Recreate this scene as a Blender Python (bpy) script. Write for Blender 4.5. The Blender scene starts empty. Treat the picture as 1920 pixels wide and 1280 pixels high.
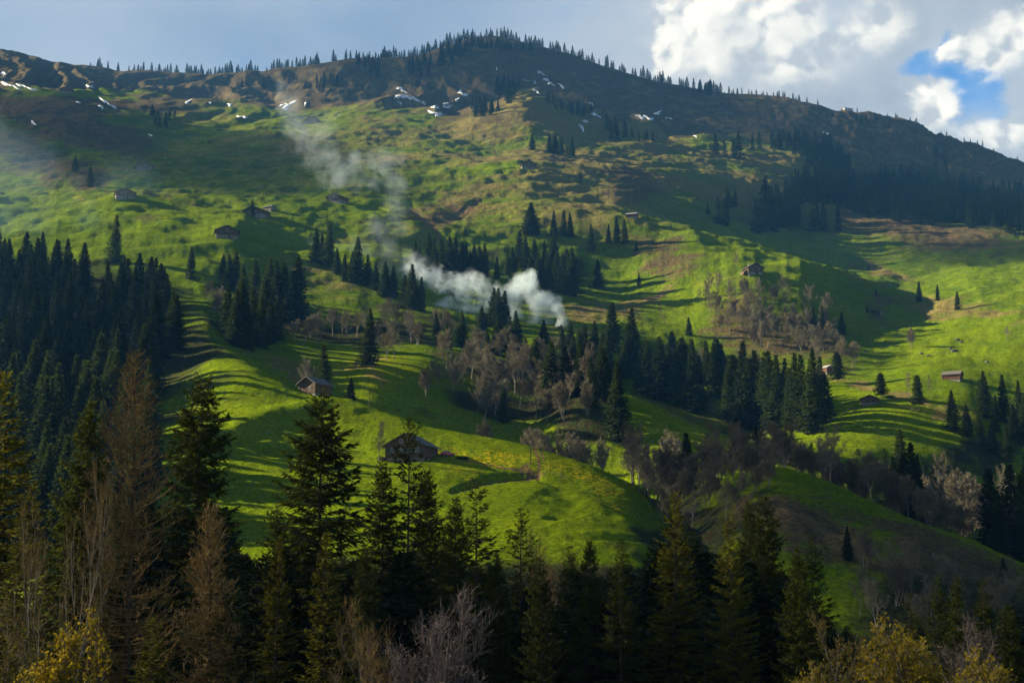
import bpy, bmesh, math, random
import numpy as np
from mathutils import Vector, Matrix, noise as mnoise

random.seed(7)
RNG = np.random.default_rng(11)
SC = bpy.context.scene
COL = SC.collection

# ---------------------------------------------------------------- camera
F = 2637.4                      # focal length measured in photograph pixels (1920 wide)
EYE = 1050.0                    # picture row of the eye level
TH = math.atan((EYE - 640.0) / F)
cam_d = bpy.data.cameras.new('camera')
cam_d.sensor_width = 36.0
cam_d.lens = 36.0 * F / 1920.0
cam_d.clip_start = 0.5
cam_d.clip_end = 20000.0
cam = bpy.data.objects.new('camera', cam_d)
COL.objects.link(cam)
cam.location = (0, 0, 0)
cam.rotation_euler = (math.pi / 2 + TH, 0, 0)
SC.camera = cam
CT, ST = math.cos(TH), math.sin(TH)


def ray(px, py):
    """azimuth and slope (rise per metre of ground distance) of the line of sight through a picture point"""
    u = (np.asarray(px, float) - 960.0) / F
    v = (640.0 - np.asarray(py, float)) / F
    y = CT - v * ST
    z = ST + v * CT
    return np.arctan2(u, y), z / np.hypot(u, y)


def project(x, y, z):
    d = y * CT + z * ST
    v = (-y * ST + z * CT) / d
    return 960.0 + F * x / d, 640.0 - F * v


# ---------------------------------------------------------------- noise
_P = np.random.default_rng(3).permutation(4096)
_G = np.random.default_rng(4).uniform(0, 2 * math.pi, 4096)
_GX, _GY = np.cos(_G), np.sin(_G)


def perlin(x, y, seed=0):
    xi = np.floor(x).astype(np.int64)
    yi = np.floor(y).astype(np.int64)
    xf, yf = x - xi, y - yi
    u = xf * xf * xf * (xf * (xf * 6 - 15) + 10)
    v = yf * yf * yf * (yf * (yf * 6 - 15) + 10)

    def g(ix, iy, dx, dy):
        h = _P[(_P[(ix + seed * 131) & 4095] + iy) & 4095]
        return _GX[h] * dx + _GY[h] * dy
    a = g(xi, yi, xf, yf)
    b = g(xi + 1, yi, xf - 1, yf)
    c = g(xi, yi + 1, xf, yf - 1)
    d = g(xi + 1, yi + 1, xf - 1, yf - 1)
    return ((a + (b - a) * u) * (1 - v) + (c + (d - c) * u) * v) * 1.5


def fbm(x, y, octv=4, seed=0, gain=0.5):
    s, a, t = 0.0, 1.0, 0.0
    for k in range(octv):
        s = s + a * perlin(x * 2 ** k, y * 2 ** k, seed + k)
        t += a
        a *= gain
    return s / t


def sstep(a, b, x):
    t = np.clip((x - a) / (b - a), 0, 1)
    return t * t * (3 - 2 * t)


# ---------------------------------------------------------------- terrain control curves: (column, row, ground distance)
CURVES = [
    [(0, 1160, 265), (330, 1090, 265), (500, 1065, 265), (900, 1055, 265), (1200, 1070, 265), (1300, 1120, 265), (1500, 1150, 268), (1700, 1185, 270), (1920, 1200, 270)],
    [(0, 1020, 330), (200, 980, 330), (400, 960, 322), (600, 945, 322), (800, 940, 325), (900, 965, 312), (1000, 950, 318), (1100, 958, 312), (1190, 992, 306), (1300, 1068, 302), (1460, 1010, 302), (1600, 1045, 302), (1750, 1085, 302), (1920, 1120, 302)],
    [(0, 930, 380), (200, 880, 380), (330, 850, 378), (430, 845, 376), (600, 855, 378), (700, 859, 379), (775, 861, 379), (850, 862, 378), (950, 883, 368), (1020, 888, 362), (1100, 905, 352), (1170, 935, 344), (1215, 990, 338), (1300, 990, 338), (1360, 940, 338), (1460, 903, 340), (1560, 935, 340), (1640, 968, 338), (1740, 1005, 336), (1830, 1040, 336), (1920, 1080, 336)],
    [(0, 830, 430), (200, 765, 470), (330, 690, 500), (390, 640, 520), (455, 668, 500), (520, 712, 470), (580, 742, 450), (640, 752, 440), (700, 768, 430), (800, 800, 420), (900, 817, 410), (1000, 835, 400), (1100, 868, 385), (1170, 900, 374), (1215, 950, 362), (1250, 970, 362), (1310, 922, 362), (1380, 888, 364), (1460, 873, 366), (1560, 905, 365), (1640, 945, 364), (1740, 985, 362), (1830, 1013, 360), (1920, 1060, 360)],
    [(0, 800, 450), (200, 730, 495), (330, 655, 520), (390, 625, 540), (455, 675, 525), (520, 728, 500), (580, 762, 486), (640, 772, 480), (700, 786, 474), (800, 830, 468), (900, 858, 465), (1000, 880, 460), (1100, 905, 452), (1180, 925, 440), (1215, 930, 430), (1300, 918, 424), (1400, 905, 424), (1460, 900, 424), (1560, 935, 420), (1640, 970, 420), (1740, 1015, 420), (1830, 1045, 420), (1920, 1080, 420)],
    [(0, 735, 500), (200, 690, 540), (390, 600, 570), (455, 655, 560), (520, 690, 545), (580, 712, 535), (640, 712, 525), (700, 704, 522), (800, 740, 520), (870, 780, 518), (1000, 800, 515), (1060, 745, 522), (1110, 724, 530), (1150, 731, 534), (1190, 745, 535), (1240, 768, 530), (1290, 791, 524), (1380, 826, 508), (1460, 850, 500), (1560, 855, 500), (1620, 870, 500), (1700, 905, 500), (1830, 955, 500), (1920, 1000, 500)],
    [(0, 655, 580), (200, 620, 605), (390, 585, 625), (455, 628, 605), (520, 652, 600), (640, 662, 598), (800, 662, 596), (900, 690, 592), (1000, 716, 588), (1110, 748, 590), (1190, 766, 590), (1290, 806, 582), (1380, 835, 574), (1460, 815, 570), (1560, 790, 572), (1640, 770, 580), (1700, 778, 575), (1800, 815, 565), (1920, 870, 560)],
    [(0, 595, 650), (200, 570, 680), (390, 556, 700), (520, 600, 690), (640, 615, 682), (700, 606, 686), (800, 620, 680), (900, 640, 678), (1000, 652, 678), (1100, 655, 680), (1190, 670, 690), (1290, 692, 690), (1400, 720, 672), (1560, 716, 660), (1640, 718, 655), (1700, 708, 655), (1800, 698, 662), (1920, 720, 665)],
    [(0, 530, 745), (200, 510, 770), (400, 500, 785), (560, 540, 770), (700, 566, 758), (800, 580, 752), (900, 596, 748), (1050, 614, 738), (1200, 617, 760), (1300, 625, 762), (1400, 640, 745), (1500, 665, 735), (1560, 660, 730), (1640, 680, 725), (1700, 665, 735), (1800, 640, 750), (1920, 620, 765)],
    [(0, 470, 850), (200, 452, 862), (425, 441, 852), (560, 475, 850), (700, 480, 846), (800, 520, 838), (900, 530, 836), (1050, 552, 834), (1150, 566, 830), (1230, 560, 836), (1300, 548, 838), (1410, 528, 830), (1500, 548, 820), (1600, 600, 815), (1700, 612, 815), (1800, 585, 840), (1920, 555, 862)],
    [(0, 425, 925), (200, 412, 930), (425, 415, 915), (560, 430, 925), (700, 440, 925), (800, 460, 915), (900, 470, 915), (1050, 490, 915), (1150, 512, 905), (1230, 500, 895), (1300, 488, 890), (1410, 505, 868), (1500, 500, 880), (1600, 540, 890), (1700, 575, 905), (1800, 545, 925), (1920, 520, 945)],
    [(0, 385, 1000), (235, 372, 1000), (480, 394, 962), (640, 382, 1000), (800, 405, 1000), (1000, 400, 1005), (1185, 410, 1000), (1240, 425, 1000), (1300, 430, 985), (1400, 447, 975), (1500, 482, 965), (1600, 520, 965), (1700, 545, 985), (1800, 512, 1010), (1920, 500, 1020)],
    [(0, 372, 1060), (235, 356, 1070), (480, 366, 1040), (640, 360, 1065), (800, 372, 1080), (1000, 368, 1080), (1185, 388, 1070), (1300, 425, 1075), (1400, 458, 1085), (1500, 492, 1085), (1600, 516, 1075), (1700, 505, 1075), (1800, 480, 1085), (1920, 478, 1090)],
    [(0, 325, 1170), (270, 318, 1150), (500, 325, 1165), (700, 325, 1170), (900, 322, 1170), (990, 314, 1165), (1090, 330, 1170), (1200, 350, 1170), (1300, 380, 1180), (1400, 412, 1200), (1500, 440, 1200), (1600, 455, 1180), (1700, 445, 1180), (1800, 450, 1180), (1920, 452, 1180)],
    [(0, 262, 1330), (150, 265, 1330), (300, 282, 1320), (500, 275, 1330), (700, 272, 1340), (990, 280, 1330), (1090, 290, 1330), (1200, 300, 1320), (1300, 320, 1330), (1450, 350, 1340), (1600, 400, 1320), (1700, 408, 1320), (1920, 415, 1320)],
    [(0, 195, 1530), (125, 190, 1540), (200, 215, 1500), (330, 240, 1480), (585, 232, 1490), (740, 222, 1500), (850, 226, 1500), (940, 205, 1500), (980, 192, 1500), (1060, 218, 1490), (1100, 240, 1490), (1300, 268, 1500), (1500, 300, 1480), (1600, 360, 1460), (1700, 370, 1470), (1920, 385, 1480)],
    [(0, 168, 1610), (130, 174, 1610), (230, 188, 1600), (330, 200, 1610), (420, 205, 1610), (585, 208, 1610), (740, 198, 1600), (850, 215, 1590), (940, 195, 1600), (980, 182, 1590), (1060, 205, 1600), (1150, 232, 1590), (1300, 248, 1620), (1500, 272, 1600), (1600, 320, 1570), (1700, 345, 1570), (1920, 365, 1580)],
    [(0, 160, 1740), (130, 164, 1740), (330, 180, 1790), (520, 176, 1800), (640, 158, 1790), (740, 168, 1790), (850, 165, 1800), (940, 165, 1800), (1060, 178, 1800), (1150, 200, 1790), (1300, 222, 1800), (1500, 242, 1780), (1600, 275, 1740), (1700, 312, 1720), (1920, 345, 1720)],
    [(0, 112, 2060), (45, 118, 2050), (100, 131, 2030), (150, 141, 2010), (230, 146, 2000), (330, 146, 1990), (420, 147, 1980), (520, 138, 1970), (600, 130, 1970), (665, 115, 1970), (700, 118, 1970), (760, 116, 1980), (810, 108, 2000), (840, 92, 2020), (890, 78, 2040), (950, 79, 2040), (1000, 92, 2030), (1060, 106, 2020), (1110, 124, 2010), (1160, 140, 2000), (1230, 160, 1990), (1300, 172, 1980), (1350, 182, 1970), (1400, 182, 1970), (1480, 190, 1960), (1530, 205, 1950), (1580, 222, 1940), (1640, 224, 1940), (1700, 243, 1930), (1760, 270, 1920), (1850, 300, 1910), (1920, 322, 1900)],
]
AZ = np.radians(np.concatenate([np.arange(-40, -22, 0.3), np.arange(-22, 22, 0.055), np.arange(22, 40.1, 0.3)]))
_r = [3.0]
while _r[-1] < 5200:
    q = _r[-1]
    _r.append(q * (1.045 if q < 200 else 1.0042 if q < 1000 else 1.0031 if q < 2150 else 1.05))
RR = np.array(_r)
NA, NR = len(AZ), len(RR)


def curve_at(c):
    c = np.array(c, float)
    xs = np.concatenate([[-1200], c[:, 0], [3200]])
    ys = np.concatenate([[c[0, 1]], c[:, 1], [c[-1, 1]]])
    rs = np.concatenate([[c[0, 2]], c[:, 2], [c[-1, 2]]])
    fine = np.arange(-1200, 3201, 10.0)
    Y = np.interp(fine, xs, ys)
    R = np.interp(fine, xs, rs)
    k = np.exp(-0.5 * (np.arange(-4, 5) / 1.7) ** 2)
    k /= k.sum()
    Y = np.convolve(np.pad(Y, 4, 'edge'), k, 'valid')
    R = np.convolve(np.pad(R, 4, 'edge'), k, 'valid')
    a, t = ray(fine, Y)
    return np.interp(AZ, a, R), np.interp(AZ, a, R * t)


kr = [np.full(NA, v) for v in (1.0, 12, 30, 60, 90, 120, 160, 210)]
kz = [np.full(NA, v) for v in (-2.6, -3.6, -6.5, -11.5, -15.5, -19, -23.5, -27)]
for c in CURVES:
    R_, Z_ = curve_at(c)
    R_ = np.maximum(R_, kr[-1] + 8)
    kr.append(R_)
    kz.append(Z_)
ridge_r, ridge_z = kr[-1], kz[-1]
for dr, dz in ((160, -25), (600, -160), (2000, -600), (4000, -1300)):
    kr.append(ridge_r + dr)
    kz.append(ridge_z + dz)
KR = np.array(kr).T
KZ = np.array(kz).T
H = np.zeros((NA, NR))
for i in range(NA):
    x, y = KR[i], KZ[i]
    h = np.diff(x)
    d = np.diff(y) / h
    m = np.zeros(len(x))
    w1 = 2 * h[1:] + h[:-1]
    w2 = h[1:] + 2 * h[:-1]
    ok = d[:-1] * d[1:] > 0
    with np.errstate(divide='ignore', invalid='ignore'):
        hm = (w1 + w2) / (w1 / d[:-1] + w2 / d[1:])
    m[1:-1] = np.where(ok, hm, 0.0)
    m[0], m[-1] = d[0], d[-1]
    j = np.clip(np.searchsorted(x, RR) - 1, 0, len(h) - 1)
    t = (RR - x[j]) / h[j]
    H[i] = ((1 + 2 * t) * (1 - t) ** 2 * y[j] + t * (1 - t) ** 2 * h[j] * m[j] + t * t * (3 - 2 * t) * y[j + 1] + t * t * (t - 1) * h[j] * m[j + 1])
# soften the joints a little along both directions
for _ in range(2):
    H[1:-1] = 0.25 * H[:-2] + 0.5 * H[1:-1] + 0.25 * H[2:]
    H[:, 1:-1] = 0.25 * H[:, :-2] + 0.5 * H[:, 1:-1] + 0.25 * H[:, 2:]
GX = np.sin(AZ)[:, None] * RR[None, :]
GY = np.cos(AZ)[:, None] * RR[None, :]
PX0, PY0 = project(GX, GY, H)          # where the bare relief shows in the picture, for laying out ground cover


def blob(cx, cy, rx, ry, ang=0.0, soft=0.6):
    """soft patch on the ground, laid out on the relief"""
    a = math.radians(ang)
    soft = max(soft, 0.85)
    dx, dy = PXW - cx, PYW - cy
    u = (dx * math.cos(a) + dy * math.sin(a)) / rx
    v = (-dx * math.sin(a) + dy * math.cos(a)) / ry
    q = np.sqrt(u * u + v * v)
    return 1 - sstep(1 - soft, 1 + soft * 0.6, q)


def line(pts, w):
    """narrow band along a polyline"""
    best = np.full(PX0.shape, 1e9)
    for (x0, y0), (x1, y1) in zip(pts[:-1], pts[1:]):
        dx, dy = x1 - x0, y1 - y0
        t = np.clip(((PX0 - x0) * dx + (PY0 - y0) * dy) / (dx * dx + dy * dy), 0, 1)
        best = np.minimum(best, np.hypot(PX0 - x0 - t * dx, PY0 - y0 - t * dy))
    return 1 - sstep(w * 0.6, w * 1.3, best)


w1 = fbm(GX / 60, GY / 60, 4, 21)
w2 = fbm(GX / 60, GY / 60, 4, 27)
wamp = np.clip(18000.0 / np.maximum(RR, 200), 8, 40)[None, :]
PXW = PX0 + (w1 + 0.5 * fbm(GX / 17, GY / 17, 3, 23)) * wamp * 3.6
PYW = PY0 + (w2 + 0.5 * fbm(GX / 17, GY / 17, 3, 29)) * wamp * 1.5

# meso relief --------------------------------------------------------------
far = sstep(520, 1000, RR)[None, :]
high = sstep(1450, 1650, RR)[None, :]
high2 = sstep(1620, 1800, RR)[None, :]
near = (1 - sstep(480, 620, RR))[None, :] * sstep(215, 262, RR)[None, :]
back = sstep(560, 640, RR)[None, :]
upper = blob(700, 330, 900, 130, 0, 0.5) * back       # terraced pasture
rough = np.clip(0.35 + 0.9 * fbm(GX / 180, GY / 180, 2, 31), 0, 1)
dz = near * (1.7 * fbm(GX / 38, GY / 26, 3, 1) + 0.35 * fbm(GX / 9, GY / 6, 2, 5) + 0.20 * fbm(GX / 2.6, GY / 3.2, 2, 6))
mid = sstep(480, 640, RR)[None, :] * (1 - high)
dz = dz + mid * ((2.5 + 5.0 * far) * fbm(GX / 95, GY / 85, 4, 9) + (1.2 + 1.4 * far) * fbm(GX / 26, GY / 20, 3, 12))
dz = dz + mid * (0.12 + 0.50 * far) * fbm(GX / (4 + 3 * far), GY / (5 + 4 * far), 2, 17)
# terracettes: short steps that run along the contour
hh = H + 4.0 * fbm(GX / 50, GY / 50, 3, 41) + 1.5 * fbm(GX / 14, GY / 14, 2, 44)
ter = 0.9 * fbm(GX / 75, hh / 9.0, 3, 43, 0.6) + 0.75 * fbm(GX / 38, hh / 4.2, 3, 46, 0.6)
tmask = np.clip(0.6 + 1.2 * fbm(GX / 110, GY / 110, 3, 47), 0, 1.2)
dz = dz + mid * (3.6 * far * ter * tmask * (0.45 + 0.55 * upper) + 0.12 * (1 - far) * ter)
# gullies that run down the steep upper face
ang = np.broadcast_to(AZ[:, None], H.shape)
rg = 1 - np.abs(fbm(ang * 20 + 1.1 * fbm(GX / 230, GY / 230, 3, 55), RR[None, :] / 330 + 0 * ang, 4, 51)) * 2.2
dz = dz + high * (22.0 * (rg - 0.6) * np.clip(0.6 + 1.5 * fbm(GX / 300, GY / 500, 2, 58), 0, 1) + 9 * fbm(GX / 70, GY / 130, 4, 61, 0.5) + high2 * 4.0 * (0.4 - np.abs(fbm(GX / 26, GY / 80, 4, 66, 0.6))) * 2) * np.clip((ridge_r[:, None] - RR[None, :]) / 260 + 0.12, 0.1, 1)
crag = blob(1720, 290, 230, 60, 12, 0.7) * high2
dz = dz + crag * 19 * (0.45 - np.abs(fbm(GX / 48, GY / 90, 4, 88, 0.62))) * 2
# named hollows and knolls of the near meadow
dz = dz - 1.5 * blob(1012, 940, 46, 30, 20, 0.9) * near
dz = dz + 1.8 * blob(1150, 955, 70, 26, 15, 0.9) * near + 1.5 * blob(520, 790, 130, 25, -10, 0.9) * near - 1.4 * blob(560, 830, 150, 22, 5, 0.9) * near
dz = dz - 1.0 * line([(850, 915), (905, 900), (960, 893), (1010, 886)], 5) * near
dz = dz - 0.7 * line([(840, 1000), (1000, 1004), (1100, 1008), (1215, 1016)], 4) * near
dz = dz - 0.9 * line([(1012, 893), (1100, 912), (1200, 945)], 4) * near
dz = dz - 0.6 * line([(795, 425), (830, 410), (870, 395), (900, 375)], 6) * mid - 0.6 * line([(770, 390), (800, 415), (830, 450)], 6) * mid
HZ = H + dz
PX, PY = project(GX, GY, HZ)
TAN = HZ / RR[None, :]
RUNMAX = np.maximum.accumulate(np.where(RR[None, :] > 150, TAN, -9), axis=1)


def col_of(a):
    return np.clip(np.interp(a, AZ, np.arange(NA)), 0, NA - 1.001)


def ground_z(a, r):
    i = col_of(a)
    i0 = int(i)
    f = i - i0
    z0 = np.interp(r, RR, HZ[i0])
    z1 = np.interp(r, RR, HZ[i0 + 1])
    return float(z0 * (1 - f) + z1 * f)


def at_r(px, r, py=900):
    """ground point in the direction of a picture column at a given ground distance"""
    a = float(ray(px, py)[0])
    return Vector((math.sin(a) * r, math.cos(a) * r, ground_z(a, r))), r


def at(px, py, rmin=220.0):
    """first ground point that the line of sight through (px, py) meets"""
    a, t = ray(px, py)
    i = int(round(float(col_of(a))))
    hit = np.nonzero((TAN[i] >= float(t)) & (RR >= rmin))[0]
    r = float(RR[hit[0]]) if len(hit) else float(ridge_r[i])
    return at_r(px, r, py)


def normal_at(p, e=1.5):
    r, a = math.hypot(p.x, p.y), math.atan2(p.x, p.y)
    def gz(x, y):
        return ground_z(math.atan2(x, y), math.hypot(x, y))
    return Vector((gz(p.x - e, p.y) - gz(p.x + e, p.y), gz(p.x, p.y - e) - gz(p.x, p.y + e), 2 * e)).normalized()


# ---------------------------------------------------------------- ground cover masks
def B(lst):
    m = np.zeros(PX0.shape)
    for q in lst:
        m = np.maximum(m, q[-1] * blob(*q[:-1]))
    return m


n_a = fbm(GX / 45, GY / 45, 5, 71)
n_b = fbm(GX / 14, GY / 14, 4, 76)
n_c = fbm(GX / 140, GY / 100, 3, 79)
bx = [-900, 0, 60, 130, 330, 460, 520, 640, 740, 860, 940, 980, 1080, 1150, 1300, 1450, 1550, 1650, 1920, 2900]
by = [212, 212, 212, 212, 212, 214, 214, 200, 196, 224, 205, 178, 208, 236, 255, 268, 290, 350, 400, 420]
bnd = np.interp(PXW, bx, by)
brown = (1 - sstep(-14, 12, PYW - bnd)) * sstep(1300, 1450, RR)[None, :]
brown = brown * (1 - 0.9 * blob(150, 176, 190, 8, 2, 0.6) - 0.8 * blob(430, 203, 120, 7, 4, 0.6)).clip(0, 1)
brown = np.maximum(brown, back * B([
    (150, 245, 190, 42, 12, 0.5, 0.95), (50, 290, 120, 50, 25, 0.5, 0.9), (170, 335, 60, 30, 20, 0.5, 0.8), (880, 222, 100, 12, 5, 0.5, 0.7),
    (1180, 345, 75, 40, 20, 0.5, 0.75), (1245, 475, 85, 50, 10, 0.5, 0.7), (1130, 590, 60, 14, 0, 0.5, 0.5), (1720, 430, 260, 40, 8, 0.5, 0.85),
    (1480, 400, 110, 26, 15, 0.5, 0.7), (1380, 400, 60, 25, 30, 0.5, 0.5), (1390, 610, 100, 75, 25, 0.5, 0.65), (1500, 640, 120, 60, 20, 0.5, 0.8), (1640, 575, 60, 24, 35, 0.6, 0.6),
    (1460, 330, 60, 18, 10, 0.6, 0.5), (830, 420, 40, 25, 0, 0.6, 0.7), (290, 415, 40, 14, -20, 0.6, 0.6), (205, 430, 40, 12, -20, 0.6, 0.5), (1560, 695, 80, 24, 25, 0.6, 0.5)]))
brown = np.maximum(brown, B([(1500, 985, 150, 70, 25, 0.6, 0.85), (1680, 1010, 220, 70, 25, 0.6, 0.75), (1780, 1080, 240, 70, 10, 0.6, 0.85), (1420, 950, 80, 60, 10, 0.6, 0.7)]))
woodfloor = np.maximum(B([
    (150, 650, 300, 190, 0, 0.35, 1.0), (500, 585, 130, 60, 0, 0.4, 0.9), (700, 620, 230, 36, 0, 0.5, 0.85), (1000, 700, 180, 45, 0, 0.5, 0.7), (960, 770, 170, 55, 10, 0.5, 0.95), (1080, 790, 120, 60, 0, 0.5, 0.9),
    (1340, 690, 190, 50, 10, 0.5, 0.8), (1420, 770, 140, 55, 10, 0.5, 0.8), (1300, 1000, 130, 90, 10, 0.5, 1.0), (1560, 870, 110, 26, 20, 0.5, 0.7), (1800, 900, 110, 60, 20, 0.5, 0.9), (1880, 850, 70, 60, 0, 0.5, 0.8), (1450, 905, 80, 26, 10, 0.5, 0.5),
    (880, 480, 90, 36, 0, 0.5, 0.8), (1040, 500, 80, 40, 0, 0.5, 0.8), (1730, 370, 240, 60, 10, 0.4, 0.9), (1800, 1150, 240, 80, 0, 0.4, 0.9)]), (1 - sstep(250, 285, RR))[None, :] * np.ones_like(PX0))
dry = back * (0.64 + 0.85 * n_c + 0.45 * n_a) * sstep(560, 300, PY0) * (0.5 + 0.5 * sstep(500, 900, PX0))
dry = np.maximum(dry, B([
    (850, 390, 85, 26, -10, 0.6, 0.95), (900, 345, 90, 16, -12, 0.7, 0.6), (1010, 205, 95, 30, 15, 0.6, 0.85), (700, 190, 90, 24, -10, 0.6, 0.7), (640, 170, 60, 30, 0, 0.6, 0.6), (1100, 420, 120, 40, 10, 0.7, 0.55),
    (1640, 512, 80, 14, 12, 0.6, 0.9), (1770, 575, 130, 22, 8, 0.6, 0.8), (1860, 590, 70, 12, 0, 0.6, 0.7), (1130, 588, 110, 22, 0, 0.6, 0.9), (1200, 560, 60, 14, -25, 0.6, 0.9), (1050, 640, 50, 14, 0, 0.6, 0.7),
    (960, 688, 110, 16, 2, 0.5, 1.0), (560, 690, 70, 26, 15, 0.6, 0.85), (590, 722, 40, 10, 0, 0.6, 0.95), (460, 660, 60, 30, 30, 0.6, 0.7), (690, 690, 90, 18, 0, 0.7, 0.6), (1650, 742, 130, 13, 14, 0.6, 1.0), (1740, 768, 60, 8, 8, 0.6, 0.9),
    (1270, 775, 100, 24, 22, 0.7, 0.6), (1340, 868, 70, 16, 0, 0.7, 0.6), (1700, 985, 220, 70, 20, 0.7, 0.35), (600, 520, 130, 40, 20, 0.7, 0.5), (660, 445, 60, 10, 10, 0.6, 0.6), (330, 375, 120, 14, 0, 0.7, 0.55), (150, 380, 120, 10, -5, 0.7, 0.5),
    (1440, 600, 180, 70, 25, 0.7, 0.5), (1610, 500, 60, 12, 10, 0.6, 0.7), (1560, 330, 70, 26, 0, 0.7, 0.5), (1750, 300, 70, 30, 30, 0.6, 0.8), (1720, 330, 60, 20, -40, 0.6, 0.8)]) * (0.7 + 0.9 * n_b + 0.3))
# bright narrow ridge lines of old grass
dirt = np.maximum.reduce([
    line([(1001, 835), (1008, 858), (1012, 876), (1006, 886), (985, 889)], 3.0), line([(1013, 842), (1020, 865)], 2.0), 0.9 * blob(1003, 886, 14, 6, 0, 0.5), 0.8 * line([(850, 915), (905, 900), (960, 893), (1000, 888)], 2.0),
    0.85 * line([(870, 870), (930, 878), (980, 883)], 1.8), 0.8 * line([(1240, 550), (1215, 562), (1185, 580)], 3.0), 0.9 * line([(795, 425), (830, 410), (870, 395), (900, 375)], 3), 0.9 * line([(770, 390), (800, 415), (830, 450)], 3),
    0.9 * blob(1480, 978, 40, 14, 25, 0.6), 0.8 * blob(1545, 1010, 50, 10, 35, 0.6), 0.7 * line([(640, 691), (700, 688)], 2.0), 0.6 * line([(1235, 560), (1240, 590), (1250, 605)], 1.5), 0.8 * blob(395, 628, 10, 3, 0, 0.5), 0.8 * blob(383, 665, 14, 4, 0, 0.5), 0.9 * blob(825, 402, 60, 8, -10, 0.9) * (n_b > 0)])
flower = np.maximum.reduce([
    blob(925, 869, 85, 9, 1, 0.7), blob(1110, 908, 100, 20, 20, 0.7), blob(1180, 938, 30, 10, 30, 0.7), blob(780, 403, 28, 5, 5, 0.6), blob(705, 371, 10, 3, 0, 0.6), blob(1330, 519, 22, 3, 0, 0.6), blob(152, 377, 14, 3, 0, 0.6), 0.4 * blob(720, 690, 90, 14, 0, 0.7), 0.5 * blob(1320, 815, 60, 8, 20, 0.7), 0.4 * blob(870, 880, 60, 20, 0, 0.8)])
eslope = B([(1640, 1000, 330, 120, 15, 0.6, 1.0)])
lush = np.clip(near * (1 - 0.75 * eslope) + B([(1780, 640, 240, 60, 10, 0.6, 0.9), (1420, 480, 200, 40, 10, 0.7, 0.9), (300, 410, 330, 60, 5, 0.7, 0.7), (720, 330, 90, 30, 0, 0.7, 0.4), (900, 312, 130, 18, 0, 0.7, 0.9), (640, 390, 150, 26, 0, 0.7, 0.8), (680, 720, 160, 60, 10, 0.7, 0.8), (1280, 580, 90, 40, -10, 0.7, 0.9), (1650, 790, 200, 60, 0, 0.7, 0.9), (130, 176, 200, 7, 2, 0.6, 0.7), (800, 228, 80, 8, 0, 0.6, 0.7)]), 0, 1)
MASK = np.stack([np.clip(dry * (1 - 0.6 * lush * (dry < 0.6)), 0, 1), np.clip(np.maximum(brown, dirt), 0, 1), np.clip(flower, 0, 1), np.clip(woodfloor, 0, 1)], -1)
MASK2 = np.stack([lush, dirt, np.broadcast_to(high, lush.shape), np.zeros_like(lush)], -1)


# ---------------------------------------------------------------- object helpers
def tag(o, label=None, cat=None, group=None, kind=None):
    if label:
        o['label'] = label
    if cat:
        o['category'] = cat
    if group:
        o['group'] = group
    if kind:
        o['kind'] = kind
    return o


def link(name, mesh, parent=None):
    o = bpy.data.objects.new(name, mesh)
    COL.objects.link(o)
    if parent is not None:
        o.parent = parent
    return o


def empty(name, loc, rz=0.0):
    o = bpy.data.objects.new(name, None)
    o.empty_display_size = 0.5
    COL.objects.link(o)
    o.location = loc
    o.rotation_euler = (0, 0, rz)
    return o


def mesh_np(name, V, Fs, mat=None, smooth=False):
    """mesh from an (n,3) array and a list of (k,m) face index arrays"""
    me = bpy.data.meshes.new(name)
    V = np.ascontiguousarray(V, np.float32)
    Fs = [np.asarray(f, np.int32) for f in Fs if len(f)]
    nl = sum(f.size for f in Fs)
    nf = sum(len(f) for f in Fs)
    me.vertices.add(len(V))
    me.vertices.foreach_set('co', V.ravel())
    me.loops.add(nl)
    me.loops.foreach_set('vertex_index', np.concatenate([f.ravel() for f in Fs]))
    me.polygons.add(nf)
    tot = np.concatenate([np.full(len(f), f.shape[1], np.int32) for f in Fs])
    st = np.concatenate([[0], np.cumsum(tot)[:-1]]).astype(np.int32)
    me.polygons.foreach_set('loop_start', st)
    me.polygons.foreach_set('loop_total', tot)
    if smooth:
        me.polygons.foreach_set('use_smooth', np.ones(nf, bool))
    me.update(calc_edges=True)
    me.validate()
    if mat is not None:
        me.materials.append(mat)
    return me


# ---------------------------------------------------------------- node helpers
class X:
    """a socket with arithmetic"""
    def __init__(self, nt, s):
        self.nt, self.s = nt, s

    def _m(self, op, *a, clamp=False):
        n = self.nt.nodes.new('ShaderNodeMath')
        n.operation = op
        n.use_clamp = clamp
        for i, v in enumerate((self,) + a):
            if isinstance(v, X):
                self.nt.links.new(v.s, n.inputs[i])
            else:
                n.inputs[i].default_value = v
        return X(self.nt, n.outputs[0])

    def __add__(self, o): return self._m('ADD', o)
    def __sub__(self, o): return self._m('SUBTRACT', o)
    def __mul__(self, o): return self._m('MULTIPLY', o)
    def __truediv__(self, o): return self._m('DIVIDE', o)
    __radd__ = __add__
    __rmul__ = __mul__
    def __rsub__(self, o): return (self * -1.0) + o
    def max(self, o): return self._m('MAXIMUM', o)
    def min(self, o): return self._m('MINIMUM', o)
    def pow(self, o): return self._m('POWER', o)
    def sqrt(self): return self._m('SQRT')
    def clamp(self): return self._m('ADD', 0.0, clamp=True)

    def step(self, a, b):
        n = self.nt.nodes.new('ShaderNodeMapRange')
        n.interpolation_type = 'SMOOTHSTEP'
        self.nt.links.new(self.s, n.inputs['Value'])
        n.inputs['From Min'].default_value = a
        n.inputs['From Max'].default_value = b
        return X(self.nt, n.outputs['Result'])


def mat_new(name):
    m = bpy.data.materials.new(name)
    m.use_nodes = True
    nt = m.node_tree
    nt.nodes.clear()
    out = nt.nodes.new('ShaderNodeOutputMaterial')
    return m, nt, out


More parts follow.
